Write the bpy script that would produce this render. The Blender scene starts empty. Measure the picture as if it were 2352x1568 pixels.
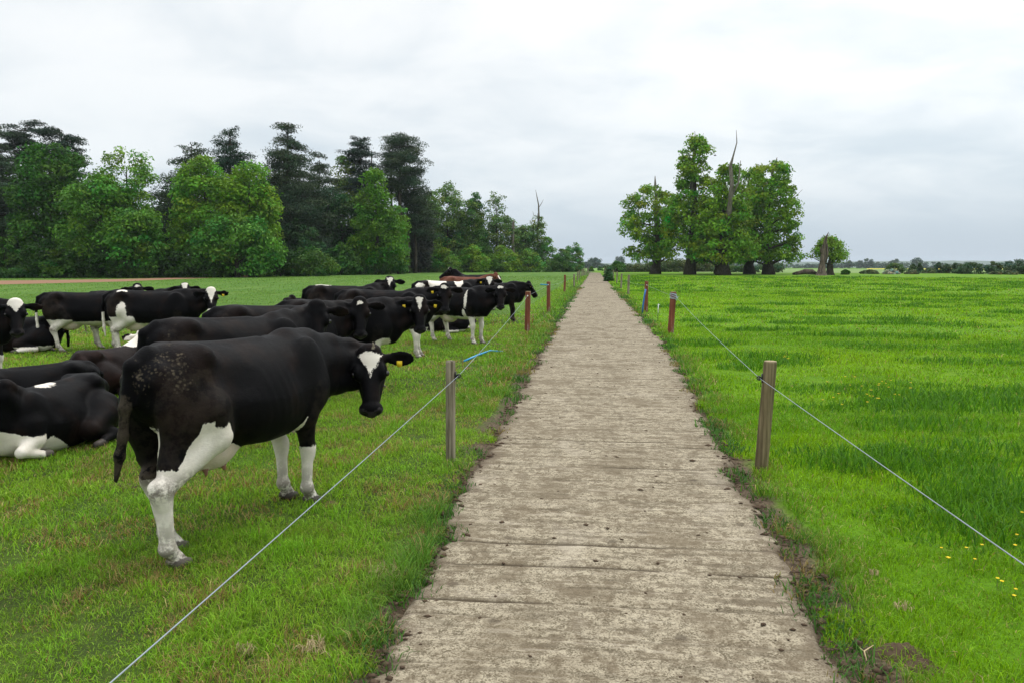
import bpy, math, random
import numpy as np
import openvdb as vdb
from mathutils import Vector, Matrix

PI = math.pi
scene = bpy.context.scene
COL = scene.collection
rng = np.random.default_rng(7)
random.seed(7)

# ------------------------------------------------------------------ camera
# lens 27 mm, eye 2 m above a concrete farm track that runs along +Y
FPX, W0, H0 = 1770.0, 2352.0, 1568.0
PITCH = math.atan(178 / FPX)
YAW = math.atan(189 * math.cos(PITCH) / FPX)
EYE = np.array([0.0, 0.0, 2.0])
FW = np.array([-math.sin(YAW) * math.cos(PITCH), math.cos(YAW) * math.cos(PITCH), -math.sin(PITCH)])
RT = np.array([math.cos(YAW), math.sin(YAW), 0.0])
UP = np.cross(RT, FW)
FH = np.array([-math.sin(YAW), math.cos(YAW), 0.0])

cam_d = bpy.data.cameras.new('camera')
cam = bpy.data.objects.new('camera', cam_d)
COL.objects.link(cam)
cam_d.sensor_width = 36
cam_d.lens = FPX / W0 * 36
cam_d.clip_start = 0.05
cam_d.clip_end = 20000
M = Matrix((RT, UP, -FW)).transposed().to_4x4()
M.translation = Vector(EYE)
cam.matrix_world = M
scene.camera = cam


def zg(x, y):
    """height of the land: level pasture that falls gently away past 170 m"""
    d = np.hypot(x, y)
    return np.where(d > 170, -0.0045 * (d - 170), 0.0)


def at(px, py, D):
    """world point seen at photo pixel px, py, D metres ahead"""
    v = FW * FPX + RT * (px - W0 / 2) - UP * (py - H0 / 2)
    return EYE + v * (D / float(v @ FH))


def gp(px, py, z=0.0):
    """point of level ground seen at photo pixel px, py"""
    v = FW * FPX + RT * (px - W0 / 2) - UP * (py - H0 / 2)
    return EYE + v * ((z - EYE[2]) / v[2])


def stand(px, D):
    p = at(px, 640, D)
    p[2] = float(zg(p[0], p[1]))
    return p


# ------------------------------------------------------------------ numpy noise
def _h(ix, iy, s):
    n = (ix.astype(np.int64) * 374761393 + iy.astype(np.int64) * 668265263 + s * 974634777) & 0x7fffffff
    n = ((n ^ (n >> 13)) * 1274126177) & 0x7fffffff
    n = ((n ^ (n >> 16)) * 1103515245) & 0x7fffffff
    return ((n ^ (n >> 15)) & 0xffff) / 65535.0


def vn(x, y, s=0):
    x = np.asarray(x, float); y = np.asarray(y, float)
    x, y = np.broadcast_arrays(x, y)
    ix = np.floor(x); iy = np.floor(y)
    fx = x - ix; fy = y - iy
    fx = fx * fx * (3 - 2 * fx); fy = fy * fy * (3 - 2 * fy)
    a = _h(ix, iy, s); b = _h(ix + 1, iy, s); c = _h(ix, iy + 1, s); d = _h(ix + 1, iy + 1, s)
    return (a + (b - a) * fx) * (1 - fy) + (c + (d - c) * fx) * fy


def fbm(x, y, s=0, o=4):
    t = 0; a = .5; n = 0
    for i in range(o):
        t = t + a * vn(np.asarray(x) * 2 ** i, np.asarray(y) * 2 ** i, s + i * 17); n += a; a *= .55
    return t / n


# ------------------------------------------------------------------ objects
def tag(o, label=None, cat=None, group=None, kind=None):
    if label: o['label'] = label
    if cat: o['category'] = cat
    if group: o['group'] = group
    if kind: o['kind'] = kind
    return o


def empty(name, loc, rz=0.0, scale=1.0):
    o = bpy.data.objects.new(name, None)
    COL.objects.link(o)
    o.location = [float(v) for v in loc]
    o.rotation_euler = (0, 0, rz)
    o.scale = (scale,) * 3
    o.empty_display_size = .2
    return o


def mesh(name, V, F, mat=None, parent=None, smooth=False, cols=None, floats=None, loc=None):
    V = np.ascontiguousarray(V, np.float32)
    if not isinstance(F, list): F = [F]
    F = [np.asarray(f, np.int32) for f in F if len(f)]
    me = bpy.data.meshes.new(name)
    me.vertices.add(len(V)); me.vertices.foreach_set('co', V.ravel())
    nl = sum(f.size for f in F); npol = sum(len(f) for f in F)
    me.loops.add(nl); me.polygons.add(npol)
    me.loops.foreach_set('vertex_index', np.concatenate([f.ravel() for f in F]))
    tot = np.concatenate([np.full(len(f), f.shape[1], np.int32) for f in F])
    st = np.concatenate([[0], np.cumsum(tot)[:-1]]).astype(np.int32)
    me.polygons.foreach_set('loop_start', st)
    if smooth: me.polygons.foreach_set('use_smooth', np.ones(npol, bool))
    me.update(calc_edges=True)
    for k, c in (cols or {}).items():
        a = me.attributes.new(k, 'FLOAT_COLOR', 'POINT')
        c = np.asarray(c, np.float32)
        if c.shape[1] == 3: c = np.hstack([c, np.ones((len(c), 1), np.float32)])
        a.data.foreach_set('color', np.ascontiguousarray(c).ravel())
    for k, c in (floats or {}).items():
        a = me.attributes.new(k, 'FLOAT', 'POINT')
        a.data.foreach_set('value', np.ascontiguousarray(c, np.float32))
    if mat: me.materials.append(mat)
    o = bpy.data.objects.new(name, me)
    COL.objects.link(o)
    if parent is not None: o.parent = parent
    if loc is not None: o.location = [float(v) for v in loc]
    return o


class MB:
    """collects tubes, boxes and patches into one mesh"""
    def __init__(s): s.v = []; s.q = []; s.t = []; s.n = 0

    def add(s, V, Q=(), T=()):
        s.v.append(np.asarray(V, float))
        if len(Q): s.q.append(np.asarray(Q, int) + s.n)
        if len(T): s.t.append(np.asarray(T, int) + s.n)
        s.n += len(V)

    def tube(s, pts, rad, n=6, cap=True, wob=0.0):
        pts = np.asarray(pts, float); m = len(pts)
        rad = np.broadcast_to(np.asarray(rad, float), (m,))
        tan = np.gradient(pts, axis=0)
        tan /= np.linalg.norm(tan, axis=1)[:, None] + 1e-9
        ref = np.array([0, 0, 1.0]) if abs(tan[0, 2]) < .8 else np.array([1.0, 0, 0])
        V = []
        for i in range(m):
            a = np.cross(tan[i], ref); a /= np.linalg.norm(a) + 1e-9
            b = np.cross(a, tan[i])
            for k in range(n):
                t = 2 * PI * k / n
                r = rad[i] * (1 + wob * math.sin(3.1 * k + i * .7) + wob * (random.random() - .5))
                V.append(pts[i] + (a * math.cos(t) + b * math.sin(t)) * r)
        Q = [(i * n + k, i * n + (k + 1) % n, (i + 1) * n + (k + 1) % n, (i + 1) * n + k) for i in range(m - 1) for k in range(n)]
        T = []
        if cap:
            V.append(pts[0]); V.append(pts[-1]); c0 = m * n; c1 = c0 + 1
            T = [(c0, (k + 1) % n, k) for k in range(n)] + [(c1, (m - 1) * n + k, (m - 1) * n + (k + 1) % n) for k in range(n)]
        s.add(V, Q, T)

    def box(s, c, d, rz=0):
        x, y, z = np.asarray(d) / 2
        V = np.array([(-x, -y, -z), (x, -y, -z), (x, y, -z), (-x, y, -z), (-x, -y, z), (x, -y, z), (x, y, z), (-x, y, z)])
        R = np.array([[math.cos(rz), -math.sin(rz), 0], [math.sin(rz), math.cos(rz), 0], [0, 0, 1]])
        s.add(V @ R.T + np.asarray(c), [(0, 3, 2, 1), (4, 5, 6, 7), (0, 1, 5, 4), (1, 2, 6, 5), (2, 3, 7, 6), (3, 0, 4, 7)])

    def build(s, name, mat, parent=None, smooth=True, loc=None):
        return mesh(name, np.vstack(s.v), [np.vstack(s.q) if s.q else [], np.vstack(s.t) if s.t else []], mat, parent, smooth, loc=loc)


# ------------------------------------------------------------------ materials
class NT:
    def __init__(s, nt): s.nt = nt; nt.nodes.clear()

    def n(s, typ, **kw):
        nd = s.nt.nodes.new(typ)
        for k, v in kw.items():
            if k.startswith('i_'):
                key = k[2:]
                key = int(key) if key.isdigit() else key.replace('_', ' ')
                s.set(nd.inputs[key], v)
            else: setattr(nd, k, v)
        return nd

    def set(s, inp, v):
        if isinstance(v, bpy.types.NodeSocket): s.nt.links.new(v, inp)
        else:
            if isinstance(v, tuple) and len(v) == 3 and inp.type == 'RGBA': v = (*v, 1)
            inp.default_value = v

    def math(s, op, a, b=0.0, c=None, clamp=False):
        nd = s.n('ShaderNodeMath', operation=op, use_clamp=clamp)
        s.set(nd.inputs[0], a); s.set(nd.inputs[1], b)
        if c is not None: s.set(nd.inputs[2], c)
        return nd.outputs[0]

    def mix(s, f, a, b, typ='MIX'):
        nd = s.n('ShaderNodeMix', data_type='RGBA', blend_type=typ)
        s.set(nd.inputs[0], f); s.set(nd.inputs[6], a); s.set(nd.inputs[7], b)
        return nd.outputs[2]

    def ramp(s, f, lo, hi):
        nd = s.n('ShaderNodeMapRange', interpolation_type='SMOOTHSTEP', clamp=True)
        s.set(nd.inputs[0], f); s.set(nd.inputs[1], lo); s.set(nd.inputs[2], hi)
        return nd.outputs[0]

    def noise(s, vec, scale, detail=4, rough=.55, dist=0.0):
        nd = s.n('ShaderNodeTexNoise')
        if vec is not None: s.set(nd.inputs['Vector'], vec)
        nd.inputs['Scale'].default_value = scale; nd.inputs['Detail'].default_value = detail
        nd.inputs['Roughness'].default_value = rough; nd.inputs['Distortion'].default_value = dist
        return nd.outputs['Fac']

    def map(s, vec, scale=(1, 1, 1), loc=(0, 0, 0)):
        nd = s.n('ShaderNodeMapping')
        s.set(nd.inputs['Vector'], vec); nd.inputs['Scale'].default_value = scale; nd.inputs['Location'].default_value = loc
        return nd.outputs[0]

    def attr(s, name, out='Color'):
        return s.n('ShaderNodeAttribute', attribute_name=name).outputs[out]

    def obj(s): return s.n('ShaderNodeTexCoord').outputs['Object']

    def bump(s, h, strength, dist):
        nd = s.n('ShaderNodeBump'); nd.inputs['Strength'].default_value = strength; nd.inputs['Distance'].default_value = dist
        s.set(nd.inputs['Height'], h)
        return nd.outputs[0]

    def pbsdf(s, col, rough=.7, spec=.3, normal=None, **kw):
        nd = s.n('ShaderNodeBsdfPrincipled')
        s.set(nd.inputs['Base Color'], col); s.set(nd.inputs['Roughness'], rough); s.set(nd.inputs['Specular IOR Level'], spec)
        if normal is not None: s.set(nd.inputs['Normal'], normal)
        for k, v in kw.items(): s.set(nd.inputs[k.replace('_', ' ')], v)
        return nd.outputs[0]

    def out(s, sh):
        o = s.n('ShaderNodeOutputMaterial'); s.set(o.inputs['Surface'], sh)


def new_mat(name):
    m = bpy.data.materials.new(name); m.use_nodes = True
    return m, NT(m.node_tree)


def leaf_mat(name, trans=.3, spec=.15, rough=.6):
    m, t = new_mat(name)
    c = t.attr('col')
    p = t.pbsdf(c, rough, spec)
    tr = t.n('ShaderNodeBsdfTranslucent'); t.set(tr.inputs['Color'], t.mix(.5, c, t.mix(1.0, c, (1.5, 1.35, .5), 'MULTIPLY')))
    mx = t.n('ShaderNodeMixShader'); mx.inputs[0].default_value = trans
    t.set(mx.inputs[1], p); t.set(mx.inputs[2], tr.outputs[0])
    t.out(mx.outputs[0])
    return m


def wood_mat(name, c1, c2, grain=(30, 30, 1.5), rough=.85, bump=.4, c3=None, c3lo=.55, c3hi=.7):
    m, t = new_mat(name)
    o = t.obj()
    g = t.noise(t.map(o, grain), 1.0, 6, .65)
    col = t.mix(t.ramp(g, .35, .68), c1, c2)
    b = t.noise(o, 3.0, 3)
    col = t.mix(t.ramp(b, .35, .75), col, t.mix(1.0, col, (.7, .72, .65), 'MULTIPLY'))
    if c3: col = t.mix(t.ramp(t.noise(t.map(o, (9, 9, 2.2)), 1.0, 5, .7), c3lo, c3hi), col, c3)
    t.out(t.pbsdf(col, rough, .2, t.bump(g, bump, .01)))
    return m


def plain_mat(name, c, rough=.6, spec=.4, var=.25, metallic=0.0, scale=20):
    m, t = new_mat(name)
    k = t.noise(t.obj(), scale, 4)
    col = t.mix(k, t.mix(1.0, c, (1 - var,) * 3, 'MULTIPLY'), t.mix(1.0, c, (1 + var,) * 3, 'MULTIPLY'))
    t.out(t.pbsdf(col, rough, spec, Metallic=metallic))
    return m


M_LEAF = leaf_mat('leaf', .24)
M_NEEDLE = leaf_mat('needle', .12, .1)
M_GRASS = leaf_mat('grass_blade', .35, .2, .5)
M_BARK = wood_mat('bark', (.035, .028, .02), (.09, .075, .055), (9, 9, 1.2), bump=.8)
M_DEADWOOD = wood_mat('dead_wood', (.10, .085, .07), (.24, .21, .18), (7, 7, .8), bump=.6)
M_STUMPWOOD = wood_mat('stump_wood', (.06, .045, .035), (.22, .17, .13), (4, 4, .5), bump=.8)
HAZE = 0.00012
# ------------------------------------------------------------------ sky, sun, haze
w = bpy.data.worlds.new('World'); scene.world = w; w.use_nodes = True
t = NT(w.node_tree)
SUN_EL, SUN_AZ = math.radians(52), math.radians(35)      # azimuth clockwise from +Y
sky = t.n('ShaderNodeTexSky', sky_type='NISHITA', sun_disc=False, sun_elevation=SUN_EL, sun_rotation=SUN_AZ)
g = t.n('ShaderNodeTexCoord').outputs['Generated']
sep = t.n('ShaderNodeSeparateXYZ'); t.set(sep.inputs[0], g)
z = t.math('MAXIMUM', sep.outputs[2], 0.0)
den = t.math('ADD', z, .26)
cmb = t.n('ShaderNodeCombineXYZ')
t.set(cmb.inputs[0], t.math('DIVIDE', sep.outputs[0], den)); t.set(cmb.inputs[1], t.math('DIVIDE', sep.outputs[1], den))
cl = t.noise(t.map(cmb.outputs[0], (1, 1.2, 1), (3.1, 1.7, 0)), 1.9, 6, .52, .35)
cl2 = t.noise(t.map(cmb.outputs[0], (1, 1, 1), (9.4, 5.2, 2)), .42, 3, .5, .2)
c = t.mix(t.ramp(z, 0.0, .13), (.66, .735, .81), (.83, .885, .925))
c = t.mix(t.ramp(z, .08, .32), c, (.955, .98, .995))
c = t.mix(t.ramp(z, .33, 1.0), c, (2.1, 2.15, 2.2))
kk = t.math('ADD', t.math('MULTIPLY', cl, .62), t.math('MULTIPLY', cl2, .50))
f = t.ramp(kk, .40, .68)
c = t.mix(t.math('MULTIPLY', f, t.ramp(z, .0, .12)), t.mix(1.0, c, (.81, .865, .905), 'MULTIPLY'), t.mix(1.0, c, (1.10, 1.09, 1.075), 'MULTIPLY'))
# brighter cloud towards the veiled sun on the right
dot = t.n('ShaderNodeVectorMath', operation='DOT_PRODUCT'); t.set(dot.inputs[0], g)
dot.inputs[1].default_value = (math.sin(SUN_AZ) * .9, math.cos(SUN_AZ) * .9, .42)
c = t.mix(t.math('MULTIPLY', t.ramp(dot.outputs['Value'], .70, 1.0), t.ramp(z, .03, .25)), c, t.mix(1.0, c, (1.16, 1.15, 1.13), 'MULTIPLY'))
c = t.mix(1.0, c, (10.0, 10.0, 10.0), 'MULTIPLY')
c = t.mix(.94, sky.outputs[0], c)
bg = t.n('ShaderNodeBackground'); t.set(bg.inputs[0], c); bg.inputs[1].default_value = .1
o = t.n('ShaderNodeOutputWorld'); t.set(o.inputs['Surface'], bg.outputs[0])

sd = bpy.data.lights.new('sun', 'SUN'); so = bpy.data.objects.new('sun', sd); COL.objects.link(so)
sd.energy = 1.4; sd.angle = math.radians(18); sd.color = (1, .96, .9)
so.rotation_euler = Vector((-math.sin(SUN_AZ) * math.cos(SUN_EL), -math.cos(SUN_AZ) * math.cos(SUN_EL), -math.sin(SUN_EL))).to_track_quat('-Z', 'Y').to_euler()
so.location = (30, 40, 60)

scene.view_settings.view_transform = 'Standard'
scene.view_settings.look = 'None'
scene.view_settings.exposure = 0.0
scene.view_settings.gamma = 1.0

# thin summer haze
hz, t = new_mat('haze_air')
vp = t.n('ShaderNodeVolumePrincipled'); vp.inputs['Color'].default_value = (.80, .88, .97, 1); vp.inputs['Density'].default_value = HAZE
vp.inputs['Anisotropy'].default_value = .2
om = t.n('ShaderNodeOutputMaterial'); t.nt.links.new(vp.outputs[0], om.inputs['Volume'])
b = MB(); b.box((0, 2500, 0), (9600, 6600, 90)); ho = b.build('haze', hz, smooth=False); tag(ho, kind='stuff')

# ------------------------------------------------------------------ track outline
LX = ([-5, 2, 3.4, 5, 9, 15, 24, 38, 70, 110, 150, 172], [-1.08, -1.08, -1.08, -1.10, -1.11, -1.16, -1.2, -1.34, -1.2, -1.05, -.98, -.95])
RX = ([-5, 2, 3.4, 5, 9, 15, 24, 38, 70, 110, 150, 172], [1.29, 1.29, 1.29, 1.31, 1.39, 1.7, 1.8, 1.78, 1.6, 1.45, 1.3, 1.27])


def edge_l(y): return np.interp(y, *LX) + .30 * (fbm(y * 1.2, y * 0, 5, 5) - .5) + .09 * (vn(y * 7, y * 0, 8) - .5)
def edge_r(y): return np.interp(y, *RX) + .32 * (fbm(y * 1.1, y * 0, 25, 5) - .5) + .09 * (vn(y * 6, y * 0, 28) - .5)


# ------------------------------------------------------------------ ground
def axis(a, b, d0, gr):
    s = [0.0]; d = d0
    while s[-1] < max(abs(a), abs(b)): s.append(s[-1] + d); d *= gr
    s = np.array(s)
    return np.unique(np.concatenate([-s[s <= abs(a) * 1.2], s[s <= abs(b) * 1.2]]))


gx = axis(-3000, 3000, .16, 1.045)
gy = axis(-60, 4500, .16, 1.035)
gy = gy[gy > -60]
X, Y = np.meshgrid(gx, gy)
Z = zg(X, Y) + np.where(np.hypot(X, Y) < 60, .05 * (fbm(X * .8, Y * .8, 3, 4) - .5), 0)
inp = (X > edge_l(Y) - .12) & (X < edge_r(Y) + .12) & (Y < 173)
Z = np.where(inp, np.minimum(Z, -.025), Z)
# shallow verge shoulder each side of the track
n1, n2 = X.shape
I = np.arange(n1 * n2).reshape(n1, n2)
Q = np.stack([I[:-1, :-1], I[:-1, 1:], I[1:, 1:], I[1:, :-1]], -1).reshape(-1, 4)
gm, t = new_mat('pasture_ground')
o = t.obj()
sx = t.n('ShaderNodeSeparateXYZ'); t.set(sx.inputs[0], o)
x, y = sx.outputs[0], sx.outputs[1]
n1_ = t.noise(o, .35, 5, .6); n2_ = t.noise(o, 2.2, 5, .65); n3 = t.noise(o, 28, 3, .6)
left = t.mix(t.ramp(n2_, .3, .7), (.034, .050, .012), (.070, .110, .016))  # soil-green base, darkened to act as shadow between the blades
left = t.mix(t.ramp(n1_, .40, .66), left, (.060, .120, .014))
# mown strips and regrowth in the hay field behind the cows
strip = t.noise(t.map(o, (.42, .075, 1)), 1.0, 4, .6)
hay = t.mix(t.ramp(strip, .36, .62), (.062, .140, .018), (.105, .185, .034))
hay = t.mix(t.ramp(t.noise(t.map(o, (1.6, .5, 1)), 1.0, 4), .45, .7), hay, (.055, .135, .014))
left = t.mix(t.math('MULTIPLY', t.ramp(y, 22, 40), t.ramp(x, -1.8, -3.6)), left, hay)
right = t.mix(t.ramp(n1_, .38, .66), (.080, .185, .004), (.130, .245, .006))
right = t.mix(t.ramp(n2_, .52, .76), right, (.036, .110, .006))
grass = t.mix(t.ramp(x, -1, 1), left, right)
grass = t.mix(t.math('MULTIPLY', t.ramp(n3, .45, .8), t.ramp(y, 30, 8)), grass, t.mix(1.0, grass, (.55, .5, .55), 'MULTIPLY'))
# trodden soil along the edges of the concrete
ax = t.math('ABSOLUTE', t.math('ADD', x, -.12))
soilm = t.math('MULTIPLY', t.ramp(t.math('ADD', ax, t.math('MULTIPLY', t.noise(o, 1.3, 5, .7), .75)), 1.98, 1.72), t.ramp(y, 60, 14))
soil = t.mix(t.ramp(t.noise(o, 34, 6, .7), .3, .7), (.045, .031, .020), (.15, .112, .075))
grass = t.mix(soilm, grass, soil)
h = t.math('ADD', t.math('MULTIPLY', n3, .4), n2_)
t.out(t.pbsdf(grass, .9, .1, t.bump(h, .5, .06)))
tag(mesh('ground', np.stack([X, Y, Z], -1).reshape(-1, 3), Q, gm, smooth=True), kind='structure')

# ------------------------------------------------------------------ concrete track
ys = [1.4]
while ys[-1] < 172: ys.append(ys[-1] + max(.010, .0034 * ys[-1]))
ys = np.array(ys)
u = np.linspace(0, 1, 76)
yl, yr = edge_l(ys)[:, None], edge_r(ys)[:, None]
X = yl + (yr - yl) * u[None]
Y = np.repeat(ys[:, None], len(u), 1)
gro = np.zeros_like(X)
gl = 1.6; k = 0
while gl < 172:
    cen = gl + .10 * (fbm(X * 1.1 + 31 * k, X * 0 + k, 41, 5) - .5)
    strength = np.clip(.45 + 3.2 * (fbm(X * 1.5 + 13 * k, X * 0 + k * 3.3, 43, 4) - .42), 0, 1) * random.choice([.30, .38, .45, .5, .72])
    gro = np.maximum(gro, strength * np.exp(-((Y - cen) / (.012 + .0016 * gl)) ** 2))
    gl += random.uniform(.20, .42); k += 1
edge = np.minimum(X - yl, yr - X)
Zp = .022 - .016 * gro + .010 * (fbm(X * 5, Y * 5, 51, 4) - .5) + .012 * (fbm(X * .9, Y * .9, 57, 3) - .5)
Zp = np.where(edge < .09, Zp - .03 * (1 - edge / .09) ** 2, Zp)
Zp[:, 0] = -.04; Zp[:, -1] = -.04
n1, n2 = X.shape
I = np.arange(n1 * n2).reshape(n1, n2)
Q = np.stack([I[:-1, :-1], I[:-1, 1:], I[1:, 1:], I[1:, :-1]], -1).reshape(-1, 4)
cm, t = new_mat('worn_concrete')
o = t.obj()
gro_a = t.attr('groove', 'Fac'); ed = t.attr('edge', 'Fac')
fine = t.noise(t.map(o, (1, 1, 1)), 85, 6, .7)
mid = t.noise(o, 7, 7, .72, .2)
big = t.noise(t.map(o, (1.1, .8, 1)), 1.3, 5, .65, .3)
col = t.mix(t.ramp(t.math('ADD', t.math('MULTIPLY', fine, .6), t.math('MULTIPLY', t.noise(o, 26, 6, .72, .3), .45)), .455, .575), (.120, .097, .062), (.405, .350, .252))
col = t.mix(t.math('MULTIPLY', t.ramp(mid, .47, .60), .68), col, (.125, .095, .060))
col = t.mix(t.math('MULTIPLY', t.ramp(big, .48, .64), .62), col, (.140, .108, .068))
col = t.mix(t.math('MULTIPLY', t.ramp(big, .44, .28), .40), col, (.44, .385, .30))
rid = t.noise(t.map(o, (1.6, 13, 1)), 1.0, 5, .65, .3)
col = t.mix(t.math('MULTIPLY', t.ramp(rid, .50, .64), .50), col, (.100, .080, .052))
col = t.mix(t.math('MULTIPLY', t.ramp(rid, .44, .34), .30), col, (.50, .44, .34))
# pale worn line where the cows walk, darker mud splashes
vor = t.n('ShaderNodeTexVoronoi', feature='F1'); t.set(vor.inputs['Vector'], t.map(o, (1, 1.2, 1))); vor.inputs['Scale'].default_value = 2.3; vor.inputs['Randomness'].default_value = 1
spl = t.math('ADD', vor.outputs['Distance'], t.math('MULTIPLY', t.noise(o, 14, 4, .7), .22))
col = t.mix(t.math('MULTIPLY', t.ramp(spl, .25, .15), .75), col, (.085, .066, .045))
gr = t.noise(o, 95, 3, .6)
col = t.mix(t.math('MULTIPLY', t.ramp(gr, .60, .74), .5), col, (.085, .068, .048))
col = t.mix(t.math('MULTIPLY', t.ramp(gr, .36, .28), .55), col, (.55, .50, .41))
col = t.mix(t.math('MULTIPLY', t.ramp(gro_a, .10, .75), t.ramp(mid, .22, .45)), col, (.060, .045, .028))
col = t.mix(t.math('MULTIPLY', t.ramp(t.math('ADD', ed, t.math('MULTIPLY', t.noise(o, 3.2, 5, .7), .45)), .42, .20), .85), col, t.mix(fine, (.07, .05, .034), (.20, .155, .11)))
h = t.math('ADD', t.math('MULTIPLY', rid, 1.2), t.math('ADD', t.math('MULTIPLY', fine, .6), t.math('MULTIPLY', mid, 1.0)))
t.out(t.pbsdf(col, .92, .15, t.bump(h, .55, .018)))
tag(mesh('track', np.stack([X, Y, Zp], -1).reshape(-1, 3), Q, cm, smooth=True, floats={'groove': gro.ravel(), 'edge': edge.ravel()}), kind='structure')


# ------------------------------------------------------------------ far fields (sheets lying on the land)
def field(name, pts, lift, c1, c2, sc=(.05, .3, 1), n=24):
    """a quadrilateral field: pts = near left, near right, far right, far left in plan"""
    p = [np.array(q, float) for q in pts]
    uu, vv = np.meshgrid(np.linspace(0, 1, n), np.linspace(0, 1, n))
    xy = ((1 - uu) * (1 - vv))[..., None] * p[0] + (uu * (1 - vv))[..., None] * p[1] + (uu * vv)[..., None] * p[2] + ((1 - uu) * vv)[..., None] * p[3]
    V = np.dstack([xy, (zg(xy[..., 0], xy[..., 1]) + lift)[..., None]]).reshape(-1, 3)
    I = np.arange(n * n).reshape(n, n)
    m, t = new_mat(name + '_surface')
    k = t.noise(t.map(t.obj(), sc), 1.0, 4)
    t.out(t.pbsdf(t.mix(t.ramp(k, .35, .65), c1, c2), .9, .1))
    return tag(mesh(name, V, np.stack([I[:-1, :-1], I[:-1, 1:], I[1:, 1:], I[1:, :-1]], -1).reshape(-1, 4), m), kind='structure')


def plan(px, D): return at(px, 640, D)[:2]


field('far_field', [plan(1560, 172), plan(2900, 150), plan(2900, 560), plan(1560, 560)], .05, (.13, .22, .06), (.19, .26, .085))
field('rapeseed_field', [plan(1990, 575), plan(2330, 575), plan(2330, 840), plan(1990, 840)], .08, (.60, .52, .03), (.72, .60, .05), (.02, .1, 1))
field('crop_field', [plan(1140, 260), plan(1640, 260), plan(1600, 700), plan(1240, 700)], .05, (.12, .26, .05), (.18, .30, .07))
SX = [-420, -200, 0, 140, 275, 450, 640]; SN = [64, 68, 74, 79.5, 86, 104, 133]; SF = [79, 84, 91, 95, 100, 114, 135]
V = np.array([[*plan(px, d_), .015] for px, d0_, d1_ in zip(SX, SN, SF) for d_ in (d0_, d1_)])
m_, t = new_mat('tilled_soil'); t.out(t.pbsdf(t.mix(t.noise(t.obj(), .8, 4), (.20, .105, .060), (.30, .18, .115)), .9, .1))
tag(mesh('soil_strip', V, np.array([(2 * i, 2 * i + 2, 2 * i + 3, 2 * i + 1) for i in range(len(SX) - 1)]), m_), kind='structure')


# ------------------------------------------------------------------ grass
def wedge(n, d0, d1, a0=-41, a1=41):
    r = np.sqrt(rng.random(n) * (d1 ** 2 - d0 ** 2) + d0 ** 2)
    a = np.radians(rng.random(n) * (a1 - a0) + a0) - YAW
    return r * np.sin(a), r * np.cos(a)


def blades(x, y, h, wd, lean, col, z0=None):
    n = len(x)
    a = rng.random(n) * 2 * PI; l = rng.random(n) * 2 * PI
    sx, sy = np.cos(a) * wd / 2, np.sin(a) * wd / 2
    lx, ly = np.cos(l) * lean * h, np.sin(l) * lean * h
    zz = (np.zeros(n) if z0 is None else z0) - .012
    V = np.empty((n, 5, 3), np.float32)
    V[:, 0] = np.stack([x - sx, y - sy, zz], 1); V[:, 1] = np.stack([x + sx, y + sy, zz], 1)
    mh = zz + h * .62
    V[:, 2] = np.stack([x + sx * .75 + lx * .38, y + sy * .75 + ly * .38, mh], 1)
    V[:, 3] = np.stack([x - sx * .75 + lx * .38, y - sy * .75 + ly * .38, mh], 1)
    V[:, 4] = np.stack([x + lx, y + ly, zz + h * np.sqrt(np.maximum(.15, 1 - lean * lean * .6))], 1)
    return V, np.repeat(col[:, None, :], 5, 1).reshape(-1, 3)


def grass_object(name, parts):
    V = np.concatenate([p[0] for p in parts]); C = np.concatenate([p[1] for p in parts])
    n = len(V); b = np.arange(n)[:, None] * 5
    return tag(mesh(name, V.reshape(-1, 3), [b + np.array([[0, 1, 2, 3]]), b + np.array([[3, 2, 4]])], M_GRASS, cols={'col': C}), kind='stuff')


def lerp(a, b, f): return np.asarray(a) + (np.asarray(b) - np.asarray(a)) * f[:, None]


def shade(c, lo=.72, hi=1.28):
    return c * (lo + (hi - lo) * rng.random(len(c)))[:, None]


def DD(x, y): return x * FH[0] + y * FH[1]
def PX(x, y): return 1176 + FPX * (x * RT[0] + y * RT[1]) / np.maximum(DD(x, y), .1)


RINGS = [(.9, 2.2, 5000, .0042), (2.2, 6, 7000, .0042), (6, 12, 2900, .0062), (12, 25, 700, .012), (25, 60, 110, .026), (60, 125, 15, .06)]
Lp, Rp = [], []
tuss = []
for k in range(330):
    D = 7 + 118 * random.random() ** 1.2
    x, y = wedge(1, D, D + .01, 2, 41)
    if x[0] > 2.6: tuss.append((x[0], y[0], random.uniform(.25, .75) * (1 + D / 110)))
for px, py, r in [(2300, 800, .8), (2330, 812, .7), (1860, 772, .55), (2180, 772, .5), (2060, 690, 1.0), (1900, 815, .5), (2290, 1170, .45), (2200, 1200, .5), (2330, 1215, .5), (2250, 1150, .35), (2010, 655, 1.3), (1690, 700, .8), (1800, 700, .8), (2150, 695, 1.0), (1730, 760, .5), (2280, 1250, .4), (2120, 1190, .3)]:
    q = gp(px, py); tuss.append((q[0], q[1], r))
tuss = np.array(tuss)
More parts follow.
